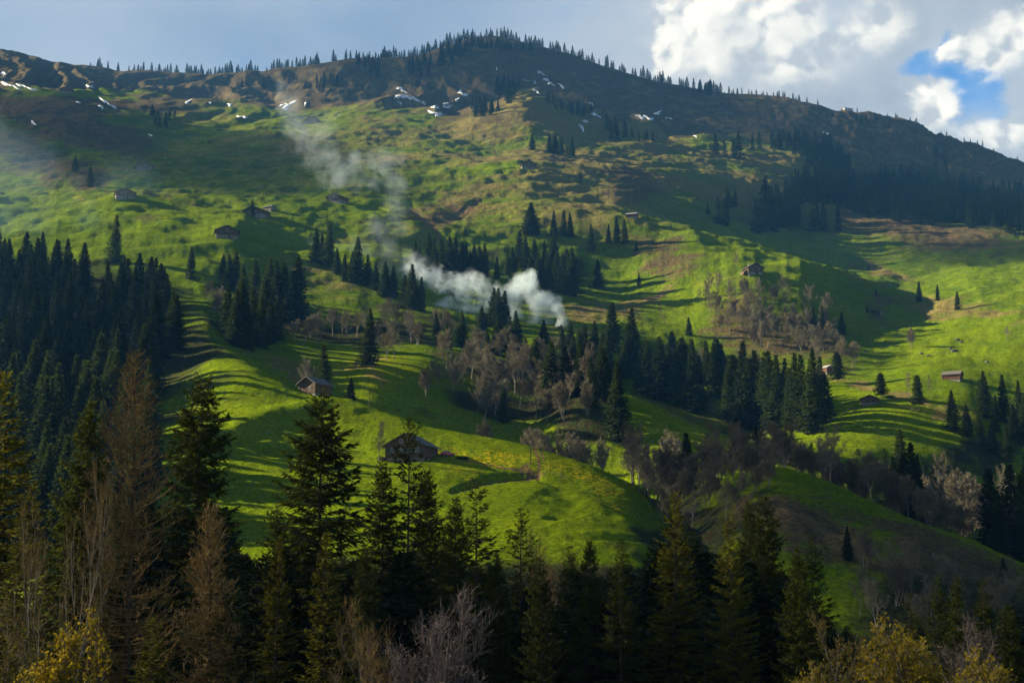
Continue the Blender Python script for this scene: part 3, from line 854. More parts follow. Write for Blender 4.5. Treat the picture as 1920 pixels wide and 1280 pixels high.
# ---- single spruces that stand out: column, top row, foot row, (ground distance or None), form, label, group
SOLO = [
    (998, 249, 281, None, 'dark spruce left of the tight trio on the upper pasture'),
    (1030, 250, 286, None, 'spruce at the near end of the tight trio on the upper pasture'),
    (1041, 251, 289, None, 'middle spruce of the tight trio on the upper pasture'),
    (1053, 255, 289, None, 'spruce at the downhill end of the tight trio on the upper pasture'),
    (1072, 254, 291, None, 'dark spruce standing just right of the trio on the upper pasture'),
    (996, 380, 441, None, 'broad dark spruce rising alone above the central spruce wood'),
    (1107, 424, 475, None, 'rounded dark spruce on the slope right of the central wood'),
    (1122, 484, 540, None, 'dark spruce on the slope above the smoking fire, right of the wood'),
    (1198, 511, 535, None, 'small spruce beside the tan gully on the central slope'),
    (1193, 455, 473, None, 'tiny spruce on the brown slope below the pale hay shed'),
    (707, 425, 451, None, 'small pale spruce on the pasture under the drifting smoke'),
    (872, 424, 442, None, 'tiny spruce beside the eroded stream bed'),
    (215, 403, 468, 800, 'hazy spruce standing alone above the forest on the pale pasture'),
    (140, 290, 322, None, 'small dark spruce in the brown hollow on the upper pasture'),
    (168, 312, 352, None, 'dark bushy spruce lower in the brown hollow on the upper pasture'),
    (473, 372, 397, 950, 'spruce growing right in front of a hillside chalet'),
    (690, 578, 684, None, 'tall dark spruce standing alone on the sunlit yellow terrace'),
    (604, 646, 728, 480, 'dark bushy spruce right behind the wooden barn on the crest'),
    (657, 706, 748, 465, 'small spruce right of the wooden barn on the crest'),
    (1033, 640, 765, None, 'broad dark spruce in the middle of the bare valley wood'),
    (1161, 680, 828, None, 'very dark columnar spruce left of the sunlit hump'),
    (944, 723, 792, None, 'narrow spruce among bare trees behind the meadow crest'),
    (1147, 567, 660, None, 'tall spruce with a ragged outline right of the smoking fire'),
    (1184, 578, 695, None, 'second tall ragged spruce, farther right of the smoking fire'),
    (1020, 600, 662, None, 'broad spruce just left of the smoking fire'),
    (1292, 595, 630, None, 'small bushy spruce left of the bare grove on the knoll'),
    (1524, 572, 618, None, 'dark spruce at the uphill end of the pair inside the bare grove'),
    (1542, 572, 623, None, 'dark spruce at the downhill end of the pair inside the bare grove'),
    (1579, 585, 626, None, 'slim spruce at the right edge of the bare grove'),
    (1626, 575, 588, None, 'tiny spruce beside the collapsed stone hut'),
    (1643, 541, 554, None, 'tiny spruce on the bank above the collapsed stone hut'),
    (1628, 494, 507, None, 'tiny spruce on the bare shoulder below the dark right-hand forest'),
    (1724, 528, 566, None, 'uppermost of three spruces beside the tan stream bed on the right'),
    (1759, 533, 563, None, 'slim middle one of three spruces beside the tan stream bed'),
    (1796, 548, 583, None, 'lowest of three spruces beside the tan stream bed'),
    (1571, 661, 721, None, 'spruce with a clear trunk at the top of the pale yellow strip'),
    (1652, 700, 748, None, 'small spruce with a bare trunk above the pale yellow strip'),
    (1723, 705, 769, None, 'spruce with a bare trunk at the low end of the pale yellow strip'),
    (1788, 734, 810, None, 'dark pointed spruce right of the fenced meadow'),
    (1291, 811, 912, 380, 'dark broad spruce among the bare trees at the meadow corner'),
    (1419, 798, 908, 392, 'dark slim spruce among bare trees above the shaded slope'),
    (1590, 985, 1058, 300, 'small dark spruce alone on the shaded slope'),
    (1885, 1045, 1120, 290, 'dark spruce at the low end of the shaded slope'),
    (1327, 383, 404, None, 'small spruce on the slope left of the paired upper spruces'),
    (1364, 346, 391, None, 'left one of two spruces joined on the upper right slope'),
    (1377, 345, 391, None, 'right one of two spruces joined on the upper right slope'),
    (1347, 370, 421, None, 'ragged spruce standing below the two joined spruces'),
    (1361, 378, 427, None, 'lowest dark spruce below the two joined spruces'),
    (357, 464, 528, None, 'dark pointed spruce rising at the upper edge between two woods'),
]
GROUPED = {
    ('spruces of the central wood', 'dark spruce packed into the wood above the drifting white smoke'): [
        (1038, 400, 450), (1057, 400, 447), (1070, 398, 445), (973, 437, 505), (986, 444, 510), (1003, 450, 515), (1020, 455, 517), (1040, 434, 510), (1026, 480, 548), (1053, 480, 550), (1073, 464, 555), (1062, 470, 545), (1043, 470, 535), (932, 480, 522), (952, 470, 518), (962, 462, 512), (1010, 470, 530), (996, 475, 530),
        (778, 450, 512), (788, 464, 517), (805, 440, 500), (815, 447, 514), (828, 450, 514), (842, 447, 514), (855, 447, 515), (866, 452, 516), (872, 457, 517), (889, 461, 517), (900, 462, 518), (909, 454, 520), (800, 462, 516), (850, 468, 522), (880, 470, 524), (1035, 452, 520)],
    ('spruces in the smoke left of the central wood', 'hazy spruce in the row below the drifting smoke column'): [
        (591, 430, 492), (604, 436, 496), (615, 422, 502), (632, 464, 513), (647, 474, 527), (659, 470, 530), (670, 447, 532), (690, 481, 538), (703, 490, 545), (724, 488, 558), (738, 500, 560), (774, 495, 582), (760, 515, 580), (790, 520, 585)],
    ('trio of spruces right of the pale shed slope', 'dark spruce in the little clump below the pale hay shed'): [(1157, 407, 460), (1172, 410, 461), (1141, 427, 460)],
    ('spruces around the smoking fire', 'dark spruce in the scattered valley line below the white smoke'): [
        (926, 548, 612), (936, 552, 614), (946, 553, 608), (904, 582, 617), (968, 594, 657), (867, 592, 652), (818, 592, 642), (932, 600, 667), (1053, 612, 657), (1068, 608, 662), (1097, 615, 674), (1114, 612, 672), (1130, 630, 690), (1175, 640, 710), (1140, 640, 715), (1085, 625, 672), (955, 600, 660), (840, 610, 655), (1005, 650, 735), (1062, 660, 745), (1090, 655, 740), (1108, 680, 765), (985, 640, 705), (1075, 640, 715), (1128, 660, 750), (915, 625, 690)],
    ('spruces of the dark belt across the valley', 'tall dark spruce in the dense belt left of the pale yellow strip'): [
        (1215, 641, 742), (1239, 636, 752), (1255, 655, 752), (1279, 634, 762), (1297, 641, 772), (1260, 620, 665), (1326, 641, 722), (1342, 638, 738), (1353, 647, 738), (1393, 644, 803), (1420, 660, 798), (1446, 662, 803), (1457, 668, 803), (1523, 655, 812), (1492, 660, 803), (1473, 676, 795), (1508, 668, 808), (1436, 660, 800), (1540, 673, 795), (1228, 660, 750), (1268, 660, 762), (1310, 670, 775), (1335, 670, 780), (1375, 668, 790), (1405, 672, 800), (1200, 660, 735), (1483, 690, 800), (1550, 700, 790), (1366, 690, 795)],
    ('spruces at the far right of the valley', 'dark spruce in the cluster right of the fenced meadow'): [
        (1845, 700, 783), (1882, 702, 793), (1914, 716, 795), (1813, 763, 820), (1838, 779, 835), (1868, 740, 810), (1900, 760, 830), (1926, 740, 830), (1860, 790, 850), (1890, 800, 870)],
    ('spruces beside the chalet half hidden by trees', 'dark spruce in the clump right of the chalet half hidden by trees'): [
        (1686, 803, 865, 490), (1709, 830, 945, 405), (1662, 838, 905, 460), (1679, 856, 935, 420), (1722, 850, 950, 400), (1695, 850, 945, 410)],
    ('spruces at the lower right edge', 'dark spruce at the shaded right-hand valley edge'): [
        (1898, 872, 1005, 400), (1920, 890, 1020, 395), (1875, 920, 1040, 390), (1860, 880, 990, 420), (1930, 850, 970, 430)],
    ('spruces below the right ridge', 'dark spruce in the loose band under the right-hand rock face'): [
        (1342, 252, 290), (1359, 262, 292), (1384, 249, 298), (1376, 258, 297), (1411, 249, 280), (1424, 247, 282), (1448, 250, 280), (1462, 246, 281), (1477, 247, 281), (1491, 250, 282), (1500, 255, 281), (1515, 250, 291), (1530, 250, 301), (1545, 255, 306), (1558, 262, 313), (1570, 270, 317), (1580, 280, 319), (1540, 270, 316), (1592, 288, 326), (1552, 280, 320), (1524, 262, 306), (1565, 286, 322)],
    ('spruces at the tip of the right-hand forest', 'dark spruce in the ragged outliers left of the right-hand forest'): [
        (1418, 377, 438), (1436, 334, 431), (1448, 370, 431), (1475, 355, 429), (1485, 350, 425), (1529, 370, 433), (1545, 377, 435), (1572, 390, 435), (1428, 385, 436), (1462, 360, 425), (1495, 365, 420)],
    ('spruces of the clump on the left crest', 'dark spruce in the clump right of the big left-hand forest'): [
        (417, 478, 540), (428, 480, 545), (440, 471, 548), (453, 500, 580), (477, 483, 565), (504, 483, 585), (518, 492, 600), (531, 488, 602), (558, 486, 604), (545, 510, 610), (450, 518, 648), (470, 538, 652), (487, 550, 652), (440, 545, 650), (460, 560, 656), (505, 560, 648), (425, 530, 630), (495, 520, 630), (520, 555, 640)],
}
n_sp = 0


def put_spruce(px, ty, by, r, form, label, group):
    global n_sp
    n_sp += 1
    p, rr = at_r(px, r, by) if r else at(px, by)
    d_ = p.y * CT + p.z * ST
    h = rr * float(ray(px, ty)[1]) - p.z if r else (by - ty) / F * d_ * 1.02
    wide = random.uniform(1.05, 1.4) * (1.12 if h < 12 else 1.0)
    if 'broad' in label:
        wide *= 1.35
    if group == 'spruces around the smoking fire':
        wide, h = wide * 1.15, h * 1.12
    plant('spruce_tree', form, p, h, 25.0, random.uniform(0, 6.28), wide, label, 'spruce', group, 0.02)


for px, ty, by, r, lab in SOLO:
    form = STEMMY[0] if 'trunk' in lab else random.choice(MID)
    put_spruce(px, ty, by, r, form, lab, None)
FAR_GROUPS = ('spruces below the right ridge', 'spruces at the tip of the right-hand forest')
for (grp, lab), lst in GROUPED.items():
    if grp in FAR_GROUPS:
        continue
    for e in lst:
        f_ = random.choice(MID)
        if grp.startswith('spruces of the dark belt') and random.random() < 0.25:
            f_ = STEMMY[1]
        put_spruce(e[0], e[1] + random.uniform(-3, 3), e[2], e[3] if len(e) > 3 else None, f_, lab, grp)


def inside(poly, x, y):
    c = False
    for (x0, y0), (x1, y1) in zip(poly, poly[1:] + poly[:1]):
        if (y0 > y) != (y1 > y) and x < (x1 - x0) * (y - y0) / (y1 - y0) + x0:
            c = not c
    return c


def scatter(poly, n, gap, tries=6000, rmin=220.0):
    """feet spread over a patch of the slope, at least gap metres apart"""
    xs, ys = [q_[0] for q_ in poly], [q_[1] for q_ in poly]
    got = []
    for _ in range(tries):
        if len(got) >= n:
            break
        x, y = random.uniform(min(xs), max(xs)), random.uniform(min(ys), max(ys))
        if not inside(poly, x, y):
            continue
        p, r = at(x, y, rmin)
        if all((p - q_[0]).length > gap for q_ in got):
            got.append((p, r, x, y))
    return got


# the big forest on the left: feet spread in plan so that the tops step up the slope
LEFT_TOP = [(-60, 400), (0, 425), (45, 412), (75, 418), (110, 440), (150, 455), (190, 470), (230, 478), (262, 468), (300, 490), (330, 520), (365, 560), (385, 600), (390, 650), (370, 680), (330, 690)]
feet = []
for _ in range(16000):
    if len(feet) >= 165:
        break
    a_ = random.uniform(-60, 390)
    r = random.uniform(300, 790)
    p, _r = at_r(a_, r, 600)
    px_, py_ = project(p.x, p.y, p.z)
    h = random.uniform(19, 27)
    top = py_ - h * F / r
    lim = np.interp(a_, [q_[0] for q_ in LEFT_TOP], [q_[1] for q_ in LEFT_TOP])
    if top < lim - 4 or (a_ > 290 and py_ > 715 - (a_ - 290) * 0.9):
        continue
    if all((p - q_[1]).length > 6.2 for q_ in feet):
        feet.append((r, p, h))
feet.sort(key=lambda q_: q_[0])
edge = [q_ for q_ in feet if project(*q_[1])[0] > 325]
body = [q_ for q_ in feet if q_ not in edge]
for r, p, h in edge + body[:62 - len(edge)]:
    plant('spruce_tree', random.choice(MID), p, h, 25.0, random.uniform(0, 6.28), random.uniform(1.05, 1.4), 'dark spruce packed inside the big shaded forest on the left slope', 'spruce', 'spruces of the big left-hand forest', 0.02)
    n_sp += 1
inner_feet = body[62 - len(edge):]

# ---- past the nearest three hundred: the far spruces of the ridge and of the right-hand forest, one mass
far_g = Geo()


def far_spruce(p, h, wide=1.0):
    c = FARP[random.randrange(len(FARP))][1]
    V, Q = c.arrays()
    a_ = random.uniform(0, 6.28)
    s = h / 22.0
    ca, sa = math.cos(a_), math.sin(a_)
    W = np.stack([(V[:, 0] * ca - V[:, 1] * sa) * s * wide, (V[:, 0] * sa + V[:, 1] * ca) * s * wide, V[:, 2] * s - 0.3], -1) + np.array([p.x, p.y, p.z])
    far_g.add(W, Q)


FILLG = [spruce_geo(160 + i, H=25.0, R=r_, gap=0.6, spacing=0.22, sl=0.8, sw=0.13, cb=0.06, droop=0.4, gaps=0.12, k=7, wood=False, taper=0.85, hang=0.9) for i, r_ in enumerate((6.4, 5.6))]
LIM = ([0, 430, 480, 820, 900, 950, 1200, 1240, 1440, 1500, 1600, 1680, 1920], [915, 935, 1000, 985, 1015, 1060, 1045, 1000, 1000, 1085, 1195, 1165, 1125])
got = 0
for _ in range(9000):
    if got >= 185:
        break
    px, r = random.uniform(-40, 1960), random.uniform(78, 215)
    p, _r = at_r(px, r, 1150)
    h = random.uniform(14, 24) if r > 100 else random.uniform(9, 17)
    ty = float(project(p.x, p.y, p.z + h)[1])
    lim = np.interp(px, *LIM)
    if not lim < ty < lim + 85:
        continue
    got += 1
    V, Q = FILLG[got % 2][1].arrays()
    a_, k_ = random.uniform(0, 6.28), h / 25.0
    ca, sa, wd_ = math.cos(a_), math.sin(a_), random.uniform(1.1, 1.5)
    far_g.add(np.stack([(V[:, 0] * ca - V[:, 1] * sa) * k_ * wd_, (V[:, 0] * sa + V[:, 1] * ca) * k_ * wd_, V[:, 2] * k_ - 0.3], -1) + np.array([p.x, p.y, p.z]), Q)
for r, p, h in inner_feet:
    V, Q = MIDG[random.randrange(len(MIDG))][1].arrays()
    a_, k_ = random.uniform(0, 6.28), h / 25.0
    ca, sa, wd_ = math.cos(a_), math.sin(a_), random.uniform(1.05, 1.4)
    far_g.add(np.stack([(V[:, 0] * ca - V[:, 1] * sa) * k_ * wd_, (V[:, 0] * sa + V[:, 1] * ca) * k_ * wd_, V[:, 2] * k_ - 0.3], -1) + np.array([p.x, p.y, p.z]), Q)
DENS = [(165, 0.5), (230, 0.8), (300, 1.0), (450, 1.0), (600, 1.1), (700, 1.2), (790, 1.3), (830, 1.6), (900, 1.7), (960, 1.6), (1010, 1.0), (1100, 0.9), (1130, 0.6), (1200, 0.7), (1260, 1.2), (1330, 1.2), (1345, 0.4), (1400, 0.7), (1480, 0.7), (1540, 0.35), (1640, 0.4), (1750, 0.4), (1850, 0.5), (1920, 0.5)]
x = 165.0
while x < 1935:
    dn = np.interp(x, [q_[0] for q_ in DENS], [q_[1] for q_ in DENS])
    clump = 0.55 + 0.9 * float(perlin(np.array(x / 22.0), np.array(3.3), 7))
    if random.random() < dn * clump * 1.1 + 0.1:
        a_ = float(ray(x, 120)[0])
        i_ = int(round(float(col_of(a_))))
        r = float(ridge_r[i_]) - abs(random.gauss(0, 14)) - 4
        p, _r = at_r(x, r, 120)
        far_spruce(p, random.uniform(9, 21) * (0.58 if x > 1350 else 0.95), random.uniform(0.8, 1.1))
    x += random.uniform(2.6, 5.0)
for poly, n, gap, h0, h1 in (
    ([(665, 120), (715, 122), (712, 150), (690, 135)], 12, 6, 13, 18), ([(755, 120), (812, 115), (805, 150), (770, 140)], 14, 6, 13, 18), ([(825, 100), (890, 84), (880, 96), (840, 130), (822, 130)], 26, 5, 13, 18), ([(880, 84), (1000, 95), (990, 100), (900, 94)], 22, 6, 10, 15),
    ([(590, 152), (640, 155), (630, 178), (595, 178)], 9, 7, 12, 17), ([(925, 165), (978, 162), (965, 195), (935, 198)], 24, 6, 13, 18), ([(885, 205), (935, 205), (930, 222), (890, 222)], 14, 7, 13, 18), ([(1020, 190), (1110, 210), (1105, 222), (1040, 205)], 14, 7, 10, 14),
    ([(1135, 235), (1175, 255), (1165, 266), (1140, 262)], 7, 7, 12, 20), ([(1175, 255), (1230, 262), (1225, 270), (1180, 268)], 5, 8, 8, 12), ([(1750, 285), (1790, 300), (1780, 330), (1745, 325)], 8, 8, 10, 15), ([(1320, 150), (1345, 175), (1330, 182), (1310, 178)], 8, 6, 14, 20),
    ([(280, 215), (330, 220), (325, 246), (290, 240)], 9, 8, 10, 15), ([(1080, 330), (1110, 330), (1110, 345), (1080, 345)], 2, 8, 6, 9), ([(400, 158), (640, 150), (640, 165), (400, 168)], 12, 14, 9, 14),
    ([(1595, 222), (1650, 226), (1645, 236), (1600, 232)], 8, 6, 8, 12), ([(770, 155), (790, 155), (790, 165), (770, 165)], 3, 5, 11, 15),
    # the dark forest on the right
    ([(1500, 345), (1560, 335), (1600, 350), (1700, 345), (1800, 360), (1930, 370), (1960, 450), (1890, 440), (1800, 425), (1740, 424), (1690, 420), (1640, 410), (1600, 400), (1555, 385), (1500, 385), (1465, 385), (1468, 355)], 360, 5.2, 15, 24),
    ([(1490, 262), (1545, 262), (1580, 285), (1590, 320), (1560, 335), (1520, 318)], 40, 5.0, 14, 20), ([(1440, 262), (1500, 258), (1510, 285), (1450, 284)], 14, 5.5, 12, 17), ([(1425, 400), (1500, 380), (1500, 425), (1430, 432)], 22, 6.0, 16, 24)):
    for p, r, px_, py_ in scatter(poly, n, gap, 9000, 900.0):
        far_spruce(p, random.uniform(h0, h1), random.uniform(0.85, 1.15))
for (grp, lab), lst in GROUPED.items():
    if grp in FAR_GROUPS:
        for e in lst:
            p, r = at(e[0], e[2])
            far_spruce(p, (e[2] - e[1]) / F * r * 1.05, random.uniform(0.9, 1.15))
fo = link('spruce_woods', far_g.mesh('spruce_woods', M_SPRUCE_FAR))
tag(fo, 'mass of lesser dark spruces along the ridge and deep inside the woods', None, None, 'stuff')

# ---- bare broadleaf trees of the valley
BARE = [bare_parts(200 + i, M_TWIG, bark=M_BARK_PALE, H=15.0, spread=sp_, stems=st_, n1=14, n2=7, n3=6, n4=4, tw=0.032, up=u_) for i, (sp_, st_, u_) in enumerate(((0.36, 1, 0.8), (0.30, 2, 1.0), (0.40, 1, 0.6), (0.27, 3, 1.1), (0.33, 2, 0.8)))]
BUD = [bare_parts(220 + i, M_TWIG, leafmat=M_LEAF_GRN, H=15.0, spread=0.34, stems=1 + i, n1=12, n2=6, n3=6, n4=3, tw=0.03, leaf=1) for i in range(2)]
SLIM = [bare_parts(230 + i, M_TWIG, bark=M_BARK_PALE, H=15.0, spread=0.18, stems=1 + i, n1=14, n2=5, n3=6, n4=2, tw=0.03, up=1.2) for i in range(2)]
n_bare = 0


def put_bare(p, h, label, group, forms=None):
    global n_bare
    n_bare += 1
    forms = forms or (BARE * 3 + BUD)
    shrub = 'shrub' in label or 'bush' in label
    plant('bare_shrub' if shrub else 'bare_tree', random.choice(forms), p, h, 15.0, random.uniform(0, 6.28), random.uniform(0.95, 1.4), label, 'shrub' if shrub else 'bare tree', group, 0.04)


for poly, n, gap, h0, h1, lab, grp, forms in (
    ([(1305, 560), (1340, 545), (1420, 556), (1500, 572), (1560, 590), (1600, 640), (1600, 690), (1500, 695), (1450, 665), (1400, 650), (1320, 610)], 60, 4.4, 9, 15, 'bare grey tree in the grove on the knoll below the dark chalet', 'bare trees of the knoll grove', None),
    ([(795, 705), (830, 660), (900, 655), (1000, 665), (1120, 705), (1125, 790), (1000, 812), (880, 785), (795, 765)], 55, 4.6, 10, 17, 'bare brown tree in the valley wood behind the meadow crest', 'bare trees of the valley wood', None),
    ([(520, 655), (640, 650), (780, 652), (860, 655), (860, 620), (700, 600), (560, 625)], 30, 5.0, 9, 15, 'bare tree in the hedge-like belt above the yellow terrace', 'bare trees of the terrace belt', None),
    ([(1250, 670), (1420, 700), (1440, 760), (1300, 720)], 12, 6, 10, 14, 'bare tree between the spruces of the dark valley belt', 'bare trees inside the dark belt', None),
    ([(360, 540), (410, 560), (420, 620), (400, 600)], 5, 5, 9, 12, 'bare tree in the gap between two spruce woods', 'bare trees in the forest gap', None)):
    for p, r, px_, py_ in scatter(poly, n, gap, 5000):
        put_bare(p, random.uniform(h0, h1), lab, grp, forms)
for x0, x1, r0, r1, n, h0, h1, lab, grp, forms in (
    (880, 1130, 432, 462, 16, 9, 14, 'bare tree standing just behind the crest of the main meadow', 'bare trees behind the meadow crest', None),
    (1168, 1285, 372, 400, 20, 11, 17, 'thin bare tree in the thicket at the right end of the main meadow', 'bare thicket at the meadow end', BARE + SLIM * 2),
    (1310, 1470, 378, 420, 18, 11, 16, 'bare tree in the row between the dark spruces above the shaded slope', 'bare trees above the shaded slope', BARE + SLIM),
    (1470, 1650, 372, 420, 20, 9, 15, 'bare tree on the crest of the shaded slope below the fenced meadow', 'bare trees on the shaded crest', None),
    (1735, 1930, 395, 520, 28, 11, 17, 'bare grey tree in the wood at the right edge of the valley', 'bare trees of the right-hand wood', None),
    (1655, 1800, 372, 410, 14, 8, 13, 'bare tree below the chalet half hidden by trees', 'bare trees below the hidden chalet', None),
    (1600, 1890, 268, 300, 18, 6, 10, 'bare bush at the foot of the shaded slope', 'bare bushes under the shaded slope', None),
    (1240, 1460, 325, 372, 34, 5, 10, 'low bare shrub in the dark gully right of the main meadow', 'bare shrubs of the dark gully', None)):
    done = []
    for _ in range(600):
        if len(done) >= n:
            break
        p, r = at_r(random.uniform(x0, x1), random.uniform(r0, r1), 850)
        if all((p - q_).length > 2.6 for q_ in done):
            done.append(p)
            put_bare(p, random.uniform(h0, h1), lab, grp, forms)
for px, by, r, h, lab, forms in (
    (1383, 507, None, 10, 'bare tree with a round crown beside the dark chalet on the knoll', BARE[:1]), (1710, 655, None, 11, 'pale bare tree clump alone on the bright meadow at right', BARE[3:4]),
    (905, 728, None, 17, 'bare round-crowned tree standing apart against the orange field', BARE[:1]), (955, 728, None, 18, 'tall bare tree against the orange field, left of the broad spruce', BARE[2:3]),
    (1704, 747, None, 11, 'thin bare trunk beside the spruce with bare trunk on the yellow strip', SLIM[:1]), (1745, 742, None, 9, 'thin bare sapling right of the spruce with bare trunk', SLIM[:1]),
    (1256, 858, 455, 12, 'bare tree in front of the pinkish barn', BARE[:1]), (1272, 858, 450, 13, 'second bare tree in front of the pinkish barn, to its right', BUD[:1]), (575, 735, 472, 13, 'bare tree at the left side of the wooden barn', BARE[:1]), (740, 676, None, 16, 'half-leafed tree right of the lone spruce on the terrace', BUD[:1]), (725, 678, None, 13, 'slim half-leafed tree touching the lone spruce on the terrace', BUD[1:]),
    (711, 858, 372, 12, 'tall thin leafless larch at the left side of the main chalet', SLIM[:1]), (668, 694, None, 4, 'small bare tree beside the track on the yellow terrace', BARE[:1]), (1890, 640, None, 7, 'small bare bush on the bright meadow near the right edge', BARE[2:3])):
    p, _r = at_r(px, r, by) if r else at(px, by)
    put_bare(p, h, lab, None, forms)
p, _r = at_r(1521, 392, 840)
plant('young_larch', [(a_, b_) for a_, b_ in spruce_parts(300, M_FRESH, H=25.0, R=5.0, gap=0.9, spacing=0.45, sl=1.0, sw=0.2, cb=0.08, droop=0.1, gaps=0.1, wood=False)], p, 11, 25.0, 1.0, 1.0, 'young fresh green larch among bare trees on the shaded crest', 'larch')
print('valley spruces', n_sp, 'bare trees', n_bare)

# ================================================================ the near belt of trees
NEAR = [spruce_parts(400 + i, M_SPRUCE_FG, H=25.0, R=r_, gap=g_, spacing=0.09, sl=0.55, sw=0.07, hang=0.9, cb=c_, droop=d_, gaps=ga, k=k_, taper=t_)
        for i, (r_, g_, c_, d_, ga, k_, t_) in enumerate(((6.4, 0.60, 0.10, 0.36, 0.14, 7, 0.80), (5.4, 0.55, 0.12, 0.30, 0.16, 7, 0.82), (4.8, 0.62, 0.14, 0.26, 0.22, 6, 0.78), (6.0, 0.52, 0.08, 0.40, 0.12, 8, 0.86)))]
NEAR_SPARSE = [spruce_parts(420 + i, M_SPRUCE_FG, H=25.0, R=4.4, gap=0.66, spacing=0.13, sl=0.5, sw=0.075, cb=0.12, droop=0.2, gaps=0.36, k=5, taper=0.6) for i in range(2)]
NEAR_YEL = [spruce_parts(430 + i, M_SPRUCE_YEL, H=25.0, R=5.6, gap=0.56, spacing=0.11, sl=0.55, sw=0.08, cb=0.08, droop=0.38, gaps=0.14, k=6, taper=0.8) for i in range(2)]
t_, c_ = larch_geo(440, H=27.0, R=5.0, gap=0.46, k=6, cb=0.08, tw=0.016, dens=1.1)
LARCH = [('trunk', t_.mesh('trunk', M_BARK)), ('crown', c_.mesh('crown', M_TWIG_GOLD))]
t_, c_ = larch_geo(441, H=18.0, R=3.0, gap=0.36, k=6, cb=0.05, tw=0.022, dens=1.4)
LARCH_S = [('trunk', t_.mesh('trunk', M_BARK)), ('crown', c_.mesh('crown', M_TWIG_GOLD))]


def near_tree(name, px, ty, r, parts, h0, label, cat, group=None, wide=1.0, rz=None):
    p, _ = at_r(px, r, min(ty + 100, 1270))
    a, t = ray(px, ty)
    h = r * float(t) - p.z
    return plant(name, parts, p, h, h0, random.uniform(0, 6.28) if rz is None else rz, wide * 25.0 / h if False else wide, label, cat, group, 0.012)


A, Bf, S3, D4 = NEAR
for px, ty, r, form, wide, lab in (
    (-8, 690, 74, NEAR_YEL[0], 1.0, 'yellow-green sunlit spruce cut off by the left picture edge'),
    (150, 752, 86, D4, 0.85, 'dark spruce between the sunlit edge spruce and the golden larch'),
    (374, 702, 84, A, 0.92, 'dark drooping spruce just right of the tall golden larch'),
    (607, 730, 85, A, 1.05, 'free-standing spruce with layered branches below the wooden barn'),
    (768, 775, 84, NEAR_SPARSE[0], 0.72, 'thin sparse spruce whose top crosses the main chalet'),
    (511, 925, 92, S3, 0.8, 'small pointed spruce left of the free-standing layered spruce'),
    (722, 858, 96, Bf, 0.9, 'spruce with its top just left below the main chalet'),
    (803, 880, 90, D4, 0.9, 'broad spruce right under the main chalet'),
    (853, 925, 84, Bf, 0.85, 'spruce right of the one under the main chalet, lower'),
    (890, 893, 88, NEAR_SPARSE[1], 0.9, 'thin spruce with bare top in the shadow of the main chalet'),
    (978, 945, 84, NEAR_SPARSE[0], 0.85, 'sparse spruce in front of the round meadow hollow'),
    (1065, 1018, 92, S3, 0.9, 'short spruce in front of the pale round bare tree'),
    (1115, 1005, 80, Bf, 0.8, 'narrow spruce in front of the meadow track'),
    (1165, 1008, 76, S3, 0.85, 'narrow dark spruce left of the big olive spruce'),
    (1258, 918, 80, NEAR_YEL[1], 0.85, 'big olive-green spruce at the right end of the main meadow'),
    (1372, 965, 76, NEAR_YEL[0], 0.8, 'olive spruce with yellowish top right of the big olive spruce'),
    (1437, 922, 84, A, 0.8, 'tall dark spruce left of the tan scar on the shaded slope'),
    (1402, 935, 92, Bf, 0.75, 'slender spruce right behind the olive spruce with yellowish top'),
    (1498, 1025, 74, D4, 0.85, 'dark spruce in front of the tan scar on the shaded slope'),
    (1524, 1002, 88, S3, 0.85, 'slim spruce behind the dark one in front of the tan scar'),
    (1706, 1105, 62, NEAR_SPARSE[1], 0.75, 'thin spruce standing in the yellow flowering shrub'),
    (1760, 1076, 66, S3, 0.8, 'leftmost of three slim spruces right of the yellow shrub'),
    (1794, 1074, 68, Bf, 0.75, 'middle one of three slim spruces right of the yellow shrub'),
    (1853, 1086, 62, S3, 0.85, 'rightmost of three slim spruces right of the yellow shrub'),
    (1895, 1140, 58, D4, 0.85, 'dark spruce in the lower right corner'),
    (520, 1000, 68, NEAR_YEL[1], 0.72, 'spruce with sunlit yellow tips below the small pointed spruce'),
    (611, 990, 70, NEAR_YEL[0], 0.7, 'green spruce under the free-standing layered spruce'),
    (680, 1018, 72, Bf, 0.75, 'spruce with a straight dark stem, right of the green one'),
    (930, 1035, 76, D4, 0.8, 'dark spruce in the middle of the near belt'),
    (1015, 1040, 70, A, 0.7, 'broad dark spruce under the sparse spruce by the hollow')):
    near_tree('spruce_tree', px, ty, r, form, 25.0, lab, 'spruce', 'spruces of the near belt', wide)
    n_sp += 1
near_tree('larch_tree', 262, 656, 70, LARCH, 27.0, 'tall golden-brown leafless larch with a straight dark trunk', 'larch')
near_tree('larch_tree', 401, 942, 64, LARCH_S, 18.0, 'small golden-brown leafless larch below the drooping dark spruce', 'larch')
near_tree('spruce_tree', 52, 905, 68, NEAR_YEL[1], 25.0, 'olive spruce right of the yellow-green spruce at the left edge', 'spruce', 'spruces of the near belt', 0.9)
